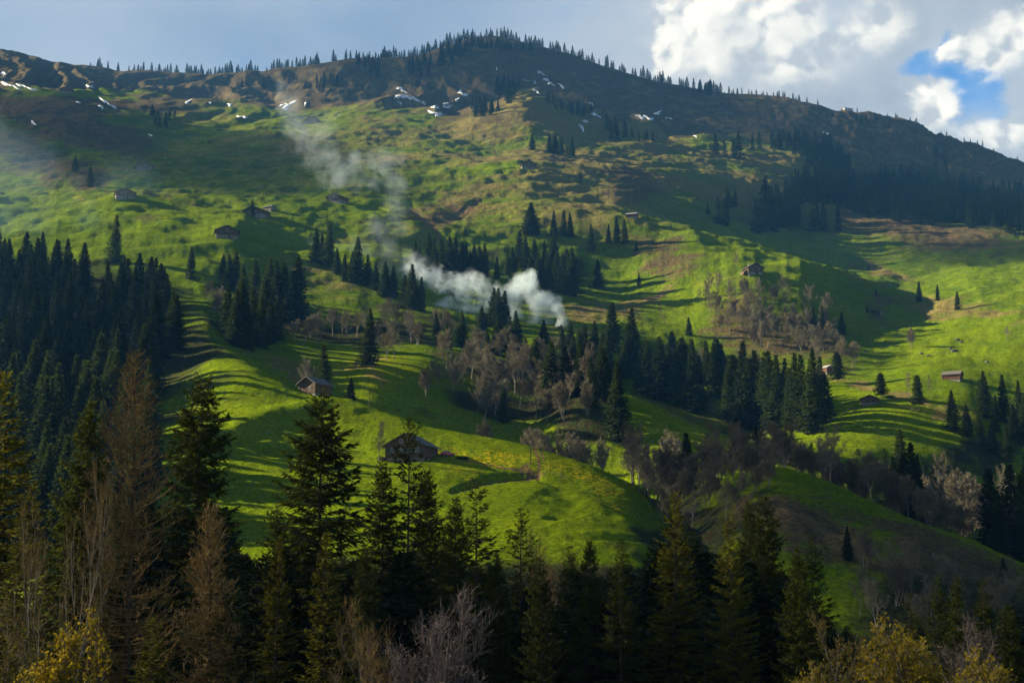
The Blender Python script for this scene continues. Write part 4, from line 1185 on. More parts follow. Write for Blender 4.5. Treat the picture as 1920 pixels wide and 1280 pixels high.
# the filling of the belt
for k_ in range(72):
    for _ in range(40):
        px = random.uniform(-30, 1950)
        r = random.uniform(58, 200)
        p, _r = at_r(px, r, 1150)
        h = random.uniform(15, 23) if r > 100 else random.uniform(9, 17)
        ty = float(project(p.x, p.y, p.z + h)[1])
        lim = np.interp(px, [0, 430, 480, 820, 900, 950, 1200, 1240, 1440, 1500, 1600, 1680, 1920], [880, 900, 1000, 985, 1005, 1050, 1035, 985, 985, 1070, 1185, 1155, 1115])
        if lim < ty < 1290:
            break
    plant('spruce_tree', random.choice(NEAR + NEAR_YEL[:1] + NEAR_SPARSE[:1]), p, h, 25.0, random.uniform(0, 6.28), random.uniform(1.1, 1.5), 'dim spruce crowded low in the shaded near belt', 'spruce', 'filling spruces of the near belt', 0.02)
    n_sp += 1

NB = [bare_parts(500, M_TWIG_GOLD, bark=M_BARK_PALE, H=15.0, spread=0.40, stems=2, n1=12, n2=7, n3=6, n4=3, tw=0.010, up=0.9),
      bare_parts(501, M_TWIG_MAUVE, bark=M_TWIG_MAUVE, H=9.0, spread=0.42, stems=4, n1=12, n2=7, n3=7, n4=3, tw=0.009, up=1.5),
      bare_parts(502, M_TWIG, bark=M_BARK_PALE, leafmat=M_LEAF_YEL, H=8.0, spread=0.36, stems=3, n1=11, n2=6, n3=6, n4=3, tw=0.008, leaf=2, up=1.0),
      bare_parts(503, M_TWIG_GOLD, bark=M_BARK_PALE, leafmat=M_LEAF_GRN, H=10.0, spread=0.36, stems=3, n1=11, n2=6, n3=6, n4=3, tw=0.009, leaf=1, up=1.2)]
for px, ty, r, form, h0, wide, name, lab, cat in (
    (112, 870, 62, NB[0], 15.0, 0.42, 'bare_tree', 'bare tree with pale forking branches at the left, by the brown larch', 'bare tree'),
    (822, 1140, 50, NB[1], 9.0, 1.0, 'bare_shrub', 'bushy leafless shrub with mauve twigs at the bottom', 'shrub'),
    (712, 1125, 54, NB[0], 15.0, 0.8, 'bare_tree', 'small bare tree with crooked bright branches left of the mauve shrub', 'bare tree'),
    (1058, 985, 110, NB[0], 15.0, 1.1, 'bare_tree', 'pale round bare tree in front of the meadow track', 'bare tree'),
    (1740, 1160, 52, NB[2], 8.0, 0.9, 'leafing_shrub', 'shrub covered in bright yellow spring leaves', 'shrub'),
    (1690, 1180, 55, NB[2], 8.0, 0.9, 'leafing_shrub', 'yellow-leaved shrub left of the thin spruce', 'shrub'),
    (1905, 1215, 50, NB[2], 8.0, 0.9, 'leafing_shrub', 'yellow-leaved shrub in the lower right corner', 'shrub'),
    (1640, 1165, 58, NB[3], 10.0, 0.8, 'leafing_shrub', 'tan shrub with fine twigs left of the yellow shrubs', 'shrub'),
    (1560, 1215, 52, NB[3], 10.0, 1.0, 'leafing_shrub', 'olive shrub at the bottom edge below the tan scar', 'shrub'),
    (1480, 1245, 50, NB[2], 8.0, 0.7, 'leafing_shrub', 'low shrub with a few yellow leaves at the bottom edge', 'shrub'),
    (85, 1150, 50, NB[2], 8.0, 0.8, 'leafing_shrub', 'yellowish leafing shrub in the lower left corner', 'shrub'),
    (20, 1130, 54, NB[3], 10.0, 1.0, 'leafing_shrub', 'golden twiggy shrub at the left edge', 'shrub'),
    (1830, 1190, 54, NB[1], 9.0, 0.9, 'bare_shrub', 'greyish twiggy shrub among the slim spruces at lower right', 'shrub')):
    near_tree(name, px, ty, r, form, h0, lab, cat, None, wide)

# ================================================================ buildings
def plain(name, c, rough=0.85, spec=0.2):
    m, nt, out = mat_new(name)
    principled(nt, out, c, rough, spec)
    return m


def timber_material(name, a, b, board=5.0):
    m, nt, out = mat_new(name)
    oc = n_coord(nt)
    lo = n_noise(nt, n_map(nt, oc, (0.5, 0.5, board)), 1.0, 4, 0.6)
    w = n_noise(nt, oc, 0.9, 4, 0.6)
    sx_ = nt.nodes.new('ShaderNodeSeparateXYZ')
    nt.links.new(oc, sx_.inputs[0])
    fr = (X(nt, sx_.outputs[2]) * board)._m('FRACT')
    joint = 1.0 - fr.step(0.0, 0.18)
    c = n_mix(nt, (lo * 0.7 + w * 0.5).step(0.35, 0.85), a, b)
    c = n_mix(nt, joint * 0.6, c, (0.02, 0.014, 0.01))
    principled(nt, out, c, 0.85, 0.2, n_bump(nt, (1.0 - joint) * 0.6 + lo * 0.3, 0.6, 0.06))
    return m


def shingle_material(name, a, b):
    m, nt, out = mat_new(name)
    oc = n_coord(nt)
    br = nt.nodes.new('ShaderNodeTexBrick')
    br.inputs['Scale'].default_value = 1.6
    br.inputs['Color1'].default_value = (*a, 1)
    br.inputs['Color2'].default_value = (*b, 1)
    br.inputs['Mortar'].default_value = tuple(k * 0.5 for k in a) + (1,)
    br.inputs['Mortar Size'].default_value = 0.03
    nt.links.new(n_map(nt, oc, (1, 1, 1)), br.inputs['Vector'])
    n1 = n_noise(nt, oc, 1.1, 5, 0.65)
    c = n_mix(nt, n1.step(0.35, 0.75) * 0.6, br.outputs['Color'], tuple(k * 0.6 for k in b))
    principled(nt, out, c, 0.8, 0.3)
    return m


M_TIMBER = timber_material('dark_timber', (0.080, 0.050, 0.028), (0.165, 0.105, 0.062))
M_TIMBER_RED = timber_material('reddish_timber', (0.12, 0.048, 0.026), (0.20, 0.09, 0.05))
M_TIMBER_GREY = timber_material('weathered_timber', (0.15, 0.12, 0.095), (0.26, 0.215, 0.17))
M_STONE = plain('whitewashed_stone', (0.42, 0.39, 0.35))
_nt = M_STONE.node_tree
_oc = n_coord(_nt)
_nt.links.new(n_mix(_nt, n_noise(_nt, _oc, 1.4, 5, 0.7).step(0.3, 0.7), (0.13, 0.12, 0.105), (0.30, 0.275, 0.245)), _nt.nodes['Principled BSDF'].inputs['Base Color'])
M_ROOF = shingle_material('weathered_shingles', (0.105, 0.09, 0.078), (0.185, 0.16, 0.142))
M_ROOF_DARK = shingle_material('dark_shingles', (0.055, 0.045, 0.04), (0.10, 0.085, 0.075))
M_ROOF_PALE = shingle_material('pale_shingles', (0.34, 0.33, 0.31), (0.46, 0.44, 0.42))
M_GLASS = plain('window_glass', (0.03, 0.04, 0.05), 0.1, 0.6)
M_FRAME = plain('window_frame', (0.45, 0.40, 0.33))
M_SHUTTER = plain('green_shutter', (0.03, 0.09, 0.07))
M_DOOR = plain('door_wood', (0.07, 0.045, 0.03))


class Boxes:
    def __init__(self):
        self.bm = bmesh.new()

    def box(self, x0, x1, y0, y1, z0, z1):
        vs = [self.bm.verts.new((x, y, z)) for z in (z0, z1) for x, y in ((x0, y0), (x1, y0), (x1, y1), (x0, y1))]
        for f in ((3, 2, 1, 0), (4, 5, 6, 7), (0, 1, 5, 4), (1, 2, 6, 5), (2, 3, 7, 6), (3, 0, 4, 7)):
            self.bm.faces.new([vs[i] for i in f])
        return self

    def prism(self, pts, y0, y1):
        a = [self.bm.verts.new((x, y0, z)) for x, z in pts]
        b = [self.bm.verts.new((x, y1, z)) for x, z in pts]
        n = len(pts)
        self.bm.faces.new(a)
        self.bm.faces.new(b[::-1])
        for i in range(n):
            self.bm.faces.new((a[i], b[i], b[(i + 1) % n], a[(i + 1) % n])[::-1])
        return self

    def done(self, name, mat, parent=None, bevel=0.0):
        if bevel:
            bmesh.ops.bevel(self.bm, geom=self.bm.edges[:], offset=bevel, segments=1, affect='EDGES')
        bmesh.ops.recalc_face_normals(self.bm, faces=self.bm.faces[:])
        me = bpy.data.meshes.new(name)
        self.bm.to_mesh(me)
        self.bm.free()
        me.materials.append(mat)
        return link(name, me, parent)


def house(name, p, w, d, hb, hw, hr, yaw, label, cat, timber, roofm, eave=0.9, wins=(), side_wins=(), door=None, chimney=None, balcony=False, sink=1.2, lean=None):
    """gable house: w across the gable, d along the ridge, stone base hb, timber walls hw, gable height hr; gable looks to -y"""
    fx, fy = p.x + math.sin(yaw) * d * 0.5, p.y - math.cos(yaw) * d * 0.5
    zf = ground_z(math.atan2(fx, fy), math.hypot(fx, fy))
    o = empty(name, (p.x, p.y, p.z * 0.2 + zf * 0.8), yaw)
    tag(o, label, cat)
    hx, hy = w / 2, d / 2
    Boxes().box(-hx, hx, -hy, hy, -sink - 2.0, hb).done('stone_base', M_STONE, o)
    z1 = hb + hw
    pts = [(-hx - 0.12, hb + 0.003), (hx + 0.12, hb + 0.003), (hx + 0.12, z1), (0, z1 + hr), (-hx - 0.12, z1)]
    wl = Boxes().prism(pts, -hy - 0.12, hy + 0.12)
    for x_ in (-hx, hx):
        for y_ in (-hy, hy):
            wl.box(x_ - 0.24, x_ + 0.24, y_ - 0.24, y_ + 0.24, hb + 0.006, z1 - 0.05)
    wl.done('wall', timber, o)
    sl_ = hr / hx
    ex = eave
    th = 0.24
    top = z1 + hr + 0.10
    rf = Boxes()
    zl = top - (hx + ex) * sl_
    rf.prism([(0, top), (-hx - ex, zl), (-hx - ex, zl + th), (0, top + th), (hx + ex, zl + th), (hx + ex, zl)], -hy - ex, hy + ex * 0.7)
    roof = rf.done('roof', roofm, o)
    if chimney:
        cx, cyy = chimney
        Boxes().box(cx - 0.4, cx + 0.4, cyy - 0.4, cyy + 0.4, top - abs(cx) * sl_ - 0.3, top + 0.9 - abs(cx) * sl_ * 0.6).box(cx - 0.52, cx + 0.52, cyy - 0.52, cyy + 0.52, top + 0.903 - abs(cx) * sl_ * 0.6, top + 1.03 - abs(cx) * sl_ * 0.6).done('chimney', M_STONE, roof)
    yf = -hy - 0.12
    for x_, z_, ww, wh in wins:
        wn = Boxes().box(x_ - ww / 2, x_ + ww / 2, yf - 0.05, yf + 0.02, z_ - wh / 2, z_ + wh / 2).done('window', M_GLASS, o)
        fr = Boxes()
        fr.box(x_ - ww / 2 - 0.1, x_ - ww / 2, yf - 0.09, yf + 0.02, z_ - wh / 2 - 0.1, z_ + wh / 2 + 0.1)
        fr.box(x_ + ww / 2, x_ + ww / 2 + 0.1, yf - 0.09, yf + 0.02, z_ - wh / 2 - 0.1, z_ + wh / 2 + 0.1)
        fr.box(x_ - ww / 2, x_ + ww / 2, yf - 0.088, yf + 0.02, z_ + wh / 2, z_ + wh / 2 + 0.1)
        fr.box(x_ - ww / 2, x_ + ww / 2, yf - 0.088, yf + 0.02, z_ - wh / 2 - 0.1, z_ - wh / 2)
        fr.box(x_ - 0.03, x_ + 0.03, yf - 0.08, yf + 0.01, z_ - wh / 2, z_ + wh / 2)
        fr.done('frame', M_FRAME, wn)
        if ww > 0.8:
            for s_ in (-1, 1):
                xa = x_ + s_ * (ww / 2 + 0.1)
                xb = xa + s_ * 0.42
                Boxes().box(min(xa, xb), max(xa, xb), yf - 0.07, yf + 0.015, z_ - wh / 2 - 0.06, z_ + wh / 2 + 0.06).done('shutter', M_SHUTTER, wn)
    for y_, z_, ww, wh in side_wins:
        Boxes().box(-hx - 0.18, -hx - 0.10, y_ - ww / 2, y_ + ww / 2, z_ - wh / 2, z_ + wh / 2).done('window', M_GLASS, o)
    if door:
        x_, dw, dh = door
        dr = Boxes().box(x_ - dw / 2, x_ + dw / 2, -hy - 0.17, -hy + 0.02, 0.02, dh).done('door', M_DOOR, o)
        Boxes().box(x_ + dw / 2 - 0.22, x_ + dw / 2 - 0.14, -hy - 0.22, -hy - 0.168, dh * 0.45, dh * 0.52).done('handle', M_FRAME, dr)
    if balcony:
        bl = Boxes().box(-hx * 0.95, hx * 0.95, yf - 0.95, yf - 0.003, hb + 0.15, hb + 0.30)
        k_ = -hx * 0.95
        while k_ < hx * 0.95:
            bl.box(k_, k_ + 0.16, yf - 0.94, yf - 0.88, hb + 0.303, hb + 1.15)
            k_ += 0.24
        bl.box(-hx * 0.95, hx * 0.95, yf - 0.98, yf - 0.86, hb + 1.153, hb + 1.26)
        bl.done('balcony', M_TIMBER, o)
    if lean:
        x0, x1, dd, h0_, h1_ = lean
        Boxes().prism([(x0, 0), (x1, 0), (x1, h1_), (x0, h0_)], -dd / 2, dd / 2).done('lean_to', timber, o)
        Boxes().prism([(x0 - 0.2, h0_ + 0.05), (x1 + 0.5, h1_ - 0.1), (x1 + 0.5, h1_ + 0.06), (x0 - 0.2, h0_ + 0.21)], -dd / 2 - 0.3, dd / 2 + 0.3).done('lean_to_roof', roofm, o)
    return o


R_ = math.radians


def hp(px, py, r=None, dy_=0.0):
    return at_r(px, r, py)[0] if r else at(px, py)[0]


W4 = [(-3.4, 2.9, 0.9, 1.1), (-1.2, 2.9, 0.9, 1.1), (1.2, 2.9, 0.9, 1.1), (3.4, 2.9, 0.9, 1.1), (-1.1, 5.3, 0.8, 0.9), (1.1, 5.3, 0.8, 0.9)]
house('chalet', hp(772, 861, 380), 10.6, 10.5, 0.9, 3.3, 2.9, R_(-16), 'large brown timber chalet with stone base on the bright near meadow', 'chalet', M_TIMBER, M_ROOF, 1.1, W4 + [(-3.4, 0.75, 0.7, 0.7), (3.2, 0.75, 0.7, 0.7)], [(-2, 3.2, 1.0, 1.1), (2, 3.2, 1.0, 1.1)], (0.4, 1.2, 1.6), (-2.0, 2.0), True)
house('barn', hp(590, 752, 452), 6.6, 7.5, 0.5, 3.1, 2.0, R_(-33), 'brown wooden barn with a pale roof edge on the meadow crest', 'barn', M_TIMBER, M_ROOF, 0.9, [(1.4, 2.2, 0.7, 0.7)], (), (-0.8, 1.6, 2.2), lean=(-3.3, -4.7, 4.5, 2.0, 1.4))
W2 = [(-3.0, 3.2, 0.9, 1.0), (0, 3.2, 0.9, 1.0), (3.0, 3.2, 0.9, 1.0), (0, 5.0, 0.8, 0.9)]
house('chalet', hp(425, 443), 13.0, 11, 2.0, 2.6, 2.8, R_(14), 'dark chalet with stone base, lowest of those on the hazy left pasture', 'chalet', M_TIMBER, M_ROOF_DARK, 1.2, W2, (), (1.5, 1.2, 1.8), (-1.5, 1.0), True)
house('chalet', hp(234, 370), 12.5, 11, 1.6, 2.8, 2.6, R_(20), 'reddish chalet under the brown hollow, above the lone hazy spruce', 'chalet', M_TIMBER_RED, M_ROOF, 1.1, W2, (), (1.5, 1.2, 1.5))
house('chalet', hp(482, 393, 955), 13.5, 12, 1.4, 2.6, 2.8, R_(-20), 'low dark chalet half hidden behind a single spruce', 'chalet', M_TIMBER, M_ROOF_DARK, 1.3, W2, (), None, None, False)
house('hay_shed', hp(505, 394), 5.0, 7.0, 0.3, 2.2, 1.2, R_(60), 'small shed at the right side of the chalet hidden by a spruce', 'shed', M_TIMBER_GREY, M_ROOF, 0.6)
house('chalet', hp(633, 380), 11.5, 10, 1.5, 2.8, 2.6, R_(-25), 'dark chalet at the foot of the tall smoke column', 'chalet', M_TIMBER, M_ROOF_DARK, 1.1, W2, (), None, (-1.0, 1.0))
house('chalet', hp(271, 319), 12.5, 11, 2.0, 2.6, 2.6, R_(16), 'weathered chalet on the terraced upper pasture left of the smoke', 'chalet', M_TIMBER_GREY, M_ROOF_DARK, 1.1, W2, (), (1.5, 1.2, 1.8))
house('chalet', hp(990, 316), 12.0, 10, 1.9, 2.6, 2.6, R_(8), 'dark chalet with white base on the bright terrace below the spruce trio', 'chalet', M_TIMBER, M_ROOF_DARK, 1.1, W2, (), (1.0, 1.2, 1.8))
house('hay_shed', hp(1185, 408), 5.5, 7.5, 0.5, 2.0, 1.1, R_(70), 'small pale-roofed hay shed on the central slope', 'shed', M_TIMBER_RED, M_ROOF_PALE, 0.6)
house('chalet', hp(586, 229), 14, 12, 1.6, 2.8, 2.8, R_(-15), 'grey chalet veiled by smoke on the high pasture', 'chalet', M_TIMBER_GREY, M_ROOF, 1.2, W2)
house('chalet', hp(125, 176, 1600), 13, 15, 1.0, 2.8, 2.6, R_(12), 'reddish high hut on the green shelf at upper left', 'chalet', M_TIMBER_RED, M_ROOF, 1.2, W2)
house('chalet', hp(1411, 512), 9.0, 9, 1.2, 2.8, 2.6, R_(14), 'dark chalet on top of the green knoll beside a bare tree', 'chalet', M_TIMBER, M_ROOF_DARK, 1.1, [(-2.0, 2.8, 0.9, 1.0), (2.0, 2.8, 0.9, 1.0), (0, 4.4, 0.8, 0.8)], (), (0.8, 1.2, 1.6), (-1.0, 2.5), lean=(-4.5, -7.0, 5.5, 2.4, 1.5))
house('hay_shed', hp(1786, 711), 5.0, 7.5, 0.6, 2.2, 1.4, R_(58), 'reddish shed with grey roof on the bright meadow at right', 'shed', M_TIMBER_RED, M_ROOF, 0.6)
house('hay_shed', hp(1630, 757), 6.6, 6.5, 0.7, 1.6, 1.3, R_(-12), 'dark shed with a pale lit base beside the pasture fence', 'shed', M_TIMBER, M_ROOF_DARK, 0.7)
house('chalet', hp(1653, 852, 495), 7.6, 8, 1.6, 1.8, 1.7, R_(-32), 'grey-roofed chalet half hidden behind bare trees and spruces', 'chalet', M_TIMBER, M_ROOF, 0.8, [(-1.4, 2.3, 0.8, 0.9), (1.2, 2.3, 0.8, 0.9)], (), (0.3, 1.2, 1.5), (-1.2, 0.5))
house('barn', hp(1262, 845), 5.0, 5.5, 0.3, 2.2, 1.2, R_(-40), 'pinkish wooden barn mostly hidden by bare trees', 'barn', M_TIMBER_GREY, M_ROOF, 0.6)
house('hay_shed', hp(1548, 700), 6.0, 6.0, 0.4, 2.0, 1.2, R_(40), 'shed behind the top end of the dark spruce belt', 'shed', M_TIMBER_RED, M_ROOF_PALE, 0.6)
# pale station building on the ridge saddle
p = hp(1588, 224, 1932)
o = empty('ridge_station', (p.x, p.y, p.z), R_(25))
tag(o, 'pale flat-roofed concrete building on the mountain ridge', 'building')
Boxes().box(-7, 7, -5, 5, -3, 3.6).done('wall', plain('pale_concrete', (0.40, 0.38, 0.33)), o)
Boxes().box(-7.4, 7.4, -5.4, 5.4, 3.603, 4.0).done('roof', plain('station_roof', (0.4, 0.38, 0.35)), o)
# collapsed stone hut
p = hp(1643, 591)
o = empty('stone_hut_ruin', (p.x, p.y, p.z), R_(-30))
tag(o, 'collapsed stone hut with a broken dark roof on the bank', 'ruin')
Boxes().box(-3.4, -2.9, -2.5, 2.5, -1.5, 1.9).box(2.9, 3.4, -2.5, 2.5, -1.5, 1.0).box(-2.9, 2.9, 2.0, 2.5, -1.5, 1.5).done('wall', M_STONE, o)
Boxes().prism([(-3.8, 2.3), (3.7, 0.9), (3.7, 1.1), (-3.8, 2.5)], -2.9, 2.9).done('roof', M_ROOF, o)

# ================================================================ small things
def wheel(parent, x, y):
    bm = bmesh.new()
    bmesh.ops.create_cone(bm, cap_ends=True, segments=18, radius1=0.32, radius2=0.32, depth=0.22, matrix=Matrix.Translation((x, y, 0.32)) @ Matrix.Rotation(math.pi / 2, 4, 'X'))
    me = bpy.data.meshes.new('wheel')
    bm.to_mesh(me)
    bm.free()
    me.materials.append(M_TYRE)
    return link('wheel', me, parent)


M_TYRE = plain('tyre_rubber', (0.02, 0.02, 0.02))
M_RED = plain('red_car_paint', (0.36, 0.02, 0.03), 0.3, 0.5)
M_LAMP = plain('lamp_glass', (0.6, 0.6, 0.55), 0.15, 0.6)
p = hp(839, 861, 379)
car = empty('parked_car', (p.x, p.y, p.z + 0.05), R_(38))
tag(car, 'small red car parked on the meadow right of the main chalet', 'car')
Boxes().prism([(-1.85, 0.3), (1.85, 0.3), (1.9, 0.62), (1.75, 0.84), (0.95, 0.93), (-1.72, 0.95), (-1.9, 0.6)], -0.78, 0.78).done('body', M_RED, car, 0.05)
Boxes().prism([(-1.62, 0.95), (0.92, 0.93), (0.35, 1.42), (-1.35, 1.45)], -0.68, 0.68).done('cabin', M_RED, car, 0.05)
for s_ in (-1, 1):
    y0, y1 = (0.66, 0.695) if s_ > 0 else (-0.695, -0.66)
    Boxes().prism([(-1.4, 1.0), (0.66, 0.99), (0.25, 1.36), (-1.22, 1.38)], y0, y1).done('window', M_GLASS, car)
    Boxes().box(1.82, 1.91, s_ * 0.62 - 0.14, s_ * 0.62 + 0.14, 0.58, 0.74).done('headlight', M_LAMP, car)
    for x_ in (-1.2, 1.2):
        wheel(car, x_, s_ * 0.72)
ws = Boxes().prism([(0.80, 1.04), (0.42, 1.37), (0.45, 1.39), (0.85, 1.05)], -0.58, 0.58).done('windscreen', M_GLASS, car)

for px, py, r, h, lab in ((692, 797, 424, 6.2, 'thin wooden utility pole on the meadow between barn and chalet'), (995, 861, 372, 5.6, 'thin wooden utility pole beside the dirt track')):
    p = hp(px, py, r)
    o = empty('utility_pole', (p.x, p.y, p.z))
    tag(o, lab, 'pole', 'utility poles')
    g_ = Geo()
    g_.tube([[0, 0, -0.6], [0, 0, h * 0.5], [0, 0, h]], [0.13, 0.115, 0.10], 8)
    g_.mesh('pole', M_BARK)
    link('pole', bpy.data.meshes['pole'] if px < 800 else g_.mesh('pole', M_BARK), o)
    Boxes().box(-0.5, 0.5, -0.06, 0.06, h - 0.35, h - 0.22).done('crossarm', M_BARK, o)

# fence along the yellow strip and two short ones
def fence(pts, gap, label, hpost=1.15):
    P = []
    for (x0, y0), (x1, y1) in zip(pts[:-1], pts[1:]):
        a_, b_ = hp(x0, y0), hp(x1, y1)
        n = max(1, int((b_ - a_).length / gap))
        for i in range(n):
            q_ = a_.lerp(b_, i / n)
            q_.z = ground_z(math.atan2(q_.x, q_.y), math.hypot(q_.x, q_.y))
            P.append(q_)
    o = empty('pasture_fence', P[0])
    tag(o, label, 'fence')
    for q_ in P:
        l_ = q_ - P[0]
        g_ = Geo()
        tx, ty_ = random.gauss(0, 0.08), random.gauss(0, 0.08)
        g_.tube([[l_.x, l_.y, l_.z - 0.3], [l_.x + tx, l_.y + ty_, l_.z + hpost * random.uniform(0.9, 1.1)]], [0.075, 0.06], 6)
        link('post', g_.mesh('post', M_BARK_PALE), o)
    for hz_ in (0.55, 0.95):
        g_ = Geo()
        g_.tube([[(q_ - P[0]).x, (q_ - P[0]).y, (q_ - P[0]).z + hz_] for q_ in P], [0.035] * len(P), 4)
        link('rail', g_.mesh('rail', M_BARK_PALE), o)


fence([(1572, 778), (1605, 768), (1650, 760), (1690, 766), (1720, 775), (1750, 779)], 2.6, 'wooden post fence along the low edge of the pale yellow strip')
fence([(640, 692), (668, 690), (702, 688)], 2.6, 'low wooden fence beside the track on the yellow terrace')

# boulders, brush heaps, snow
M_ROCK = plain('grey_rock', (0.2, 0.19, 0.18))
_nt = M_ROCK.node_tree
_oc = n_coord(_nt)
_nt.links.new(n_mix(_nt, n_noise(_nt, _oc, 2.0, 6, 0.7).step(0.3, 0.7), (0.05, 0.048, 0.044), (0.14, 0.13, 0.12)), _nt.nodes['Principled BSDF'].inputs['Base Color'])


def boulder(p, s, seed, label, group=None):
    bm = bmesh.new()
    bmesh.ops.create_icosphere(bm, subdivisions=3, radius=1.0)
    for v in bm.verts:
        n_ = mnoise.fractal(v.co * 1.3 + Vector((seed * 5.1, 0, seed)), 1.0, 2.0, 4)
        v.co *= (1 + 0.35 * n_)
        v.co.x *= s * 1.3
        v.co.y *= s
        v.co.z *= s * 0.75
    me = bpy.data.meshes.new('boulder')
    bm.to_mesh(me)
    bm.free()
    me.materials.append(M_ROCK)
    o = link('boulder', me)
    o.location = (p.x, p.y, p.z + s * 0.15)
    o.rotation_euler = (0, 0, seed)
    tag(o, label, 'boulder', group)


for i, (px, py, s) in enumerate(((1796, 642, 1.0), (1802, 645, 0.7), (1790, 660, 1.3), (1782, 656, 0.8), (1850, 680, 0.8), (1623, 660, 0.9), (1728, 664, 0.9), (1740, 668, 0.8))):
    boulder(hp(px, py), s, i + 1, 'dark boulder lying in the grass of the right-hand meadows', 'boulders of the right-hand meadows')


def brush_heap(p, w, h, seed, label):
    g = np.random.default_rng(seed)
    g_ = Geo()
    for _ in range(150):
        a_ = g.uniform(0, 6.28)
        q0 = np.array([g.normal(0, w * 0.3), g.normal(0, w * 0.3), g.uniform(0, h * 0.6)])
        dv = unit(np.array([math.cos(a_), math.sin(a_), g.uniform(-0.2, 0.5)]))
        g_.tube([q0 - dv * w * 0.25, q0 + dv * w * 0.05 + g.normal(0, 0.05, 3), q0 + dv * w * 0.3], [0.05, 0.045, 0.02], 4)
    o = link('brush_heap', g_.mesh('brush_heap', M_BARK))
    o.location = p
    tag(o, label, 'brush heap')


brush_heap(hp(1050, 615), 3.2, 1.2, 1, 'heap of branches at the foot of the dense white smoke')
brush_heap(hp(868, 871, 375), 2.6, 0.9, 2, 'dark heap of branches right of the red car')
brush_heap(hp(722, 856, 378), 2.6, 1.2, 3, 'pile of wood at the left wall of the main chalet')
brush_heap(hp(1667, 745), 3.0, 0.9, 4, 'low heap of branches beside the dark shed')

M_SNOW, nt, out = mat_new('old_snow')
principled(nt, out, n_mix(nt, n_noise(nt, n_coord(nt), 0.2, 4).step(0.3, 0.7), (0.62, 0.64, 0.68), (0.82, 0.83, 0.85)), 0.7, 0.3)
SNOW = [(752, 169, 9, 2.6, 20), (745, 184, 5, 2, 0), (768, 186, 17, 2.6, 14), (790, 194, 9, 2, 25), (818, 214, 11, 3.6, 14), (750, 195, 4, 1.6, 15), (815, 201, 7, 2.8, 8), (836, 196, 5, 1.6, 5), (840, 202, 8, 2, 2), (864, 172, 4, 2.2, 60), (869, 178, 8, 2.6, 12), (857, 188, 4, 2, -40), (932, 132, 2.5, 1.2, 0), (1016, 140, 9, 1.6, 28), (1024, 151, 5, 1.4, 20), (1033, 160, 6, 1.8, 22), (988, 154, 6, 1.3, 20), (1003, 157, 5, 1.2, 25), (1005, 172, 6, 1.6, 35), (1053, 163, 7, 1.5, 40), (1116, 216, 8, 2, 28), (1097, 229, 4, 1.6, 15), (1091, 241, 7, 2.6, 60), (1109, 196, 4, 1.2, 20), (1201, 221, 10, 2.6, 5), (1217, 223, 9, 2.2, 12), (1233, 213, 7, 2.6, -20), (1255, 223, 8, 1.2, 10),
        (540, 200, 13, 3.6, -32), (532, 198, 6, 1.6, -10), (573, 196, 3, 2, -60), (352, 192, 6, 2.2, -25), (431, 197, 6, 2.2, -5), (394, 195, 2.5, 1.2, 0), (456, 221, 8, 1.6, 10), (15, 160, 18, 2.2, 22), (50, 165, 22, 1.6, 20), (6, 140, 6, 2.0, 10), (168, 164, 8, 2, 12), (190, 202, 5, 2.2, 20), (195, 190, 9, 2, 35), (211, 200, 9, 1.8, 32), (147, 193, 3.5, 1.4, 10), (63, 232, 6, 1.3, 35), (283, 255, 3.5, 1.2, 20), (172, 156, 3, 1.2, 0), (1305, 257, 3, 1.6, 30), (1550, 251, 5, 1.3, 25)]
for i, (cx, cyy, rx, ry, an) in enumerate(SNOW):
    g = np.random.default_rng(900 + i)
    ca, sa = math.cos(R_(an)), math.sin(R_(an))
    n = 22
    ph = g.uniform(0, 6.28, 3)
    c0, r0 = at(cx, cyy, 900)
    V = [c0 + Vector((0, 0, 0.7))]
    for ring in (0.5, 1.0):
        for k_ in range(n):
            a_ = k_ / n * 6.2832
            q_ = ring * (1 + 0.34 * math.sin(2 * a_ + ph[0]) * 0.6 + 0.32 * math.sin(3 * a_ + ph[1]) + 0.22 * math.sin(7 * a_ + ph[2]))
            u, v = math.cos(a_) * rx * q_, math.sin(a_) * ry * q_
            pt, r_ = at(cx + u * ca - v * sa, cyy + u * sa + v * ca, max(900, r0 - 90))
            if abs(r_ - r0) > 110:
                pt = c0 + Vector((0, 0, 0))
            V.append(pt + Vector((0, 0, 0.7 if ring < 1 else 0.15)))
    V = np.array([tuple(v - c0) for v in V])
    T3 = [(0, 1 + k_, 1 + (k_ + 1) % n) for k_ in range(n)]
    Q4 = [(1 + k_, 1 + n + k_, 1 + n + (k_ + 1) % n, 1 + (k_ + 1) % n) for k_ in range(n)]
    # a skirt that sinks into the ground gives the sheet its edge
    base = len(V)
    V = np.concatenate([V, V[1 + n:1 + 2 * n] - [0, 0, 1.2]])
    Q4 += [(1 + n + k_, base + k_, base + (k_ + 1) % n, 1 + n + (k_ + 1) % n) for k_ in range(n)]
    o = link('snow_patch', mesh_np('snow_patch', V, [np.array(T3), np.array(Q4)], M_SNOW, True))
    o.location = c0
    big_lab = {4: 'widest old snow patch, at the foot of the steep brown bowl', 28: 'slanting white snow patch behind the top of the smoke', 24: 'long low snow patch on the dark face right of the spur', 22: 'steep narrow snow patch beside the grassy spur', 36: 'long thin snow streak at the upper left shelf'}
    if i in big_lab:
        tag(o, big_lab[i], 'snow patch')
    elif i < 28:
        tag(o, 'small leftover snow patch on the steep brown mountain face', 'snow patch', 'snow patches of the mountain face')
    else:
        tag(o, 'small leftover snow patch on the slopes toward the upper left', 'snow patch', 'snow patches of the upper left slopes')
print('spruces', n_sp)

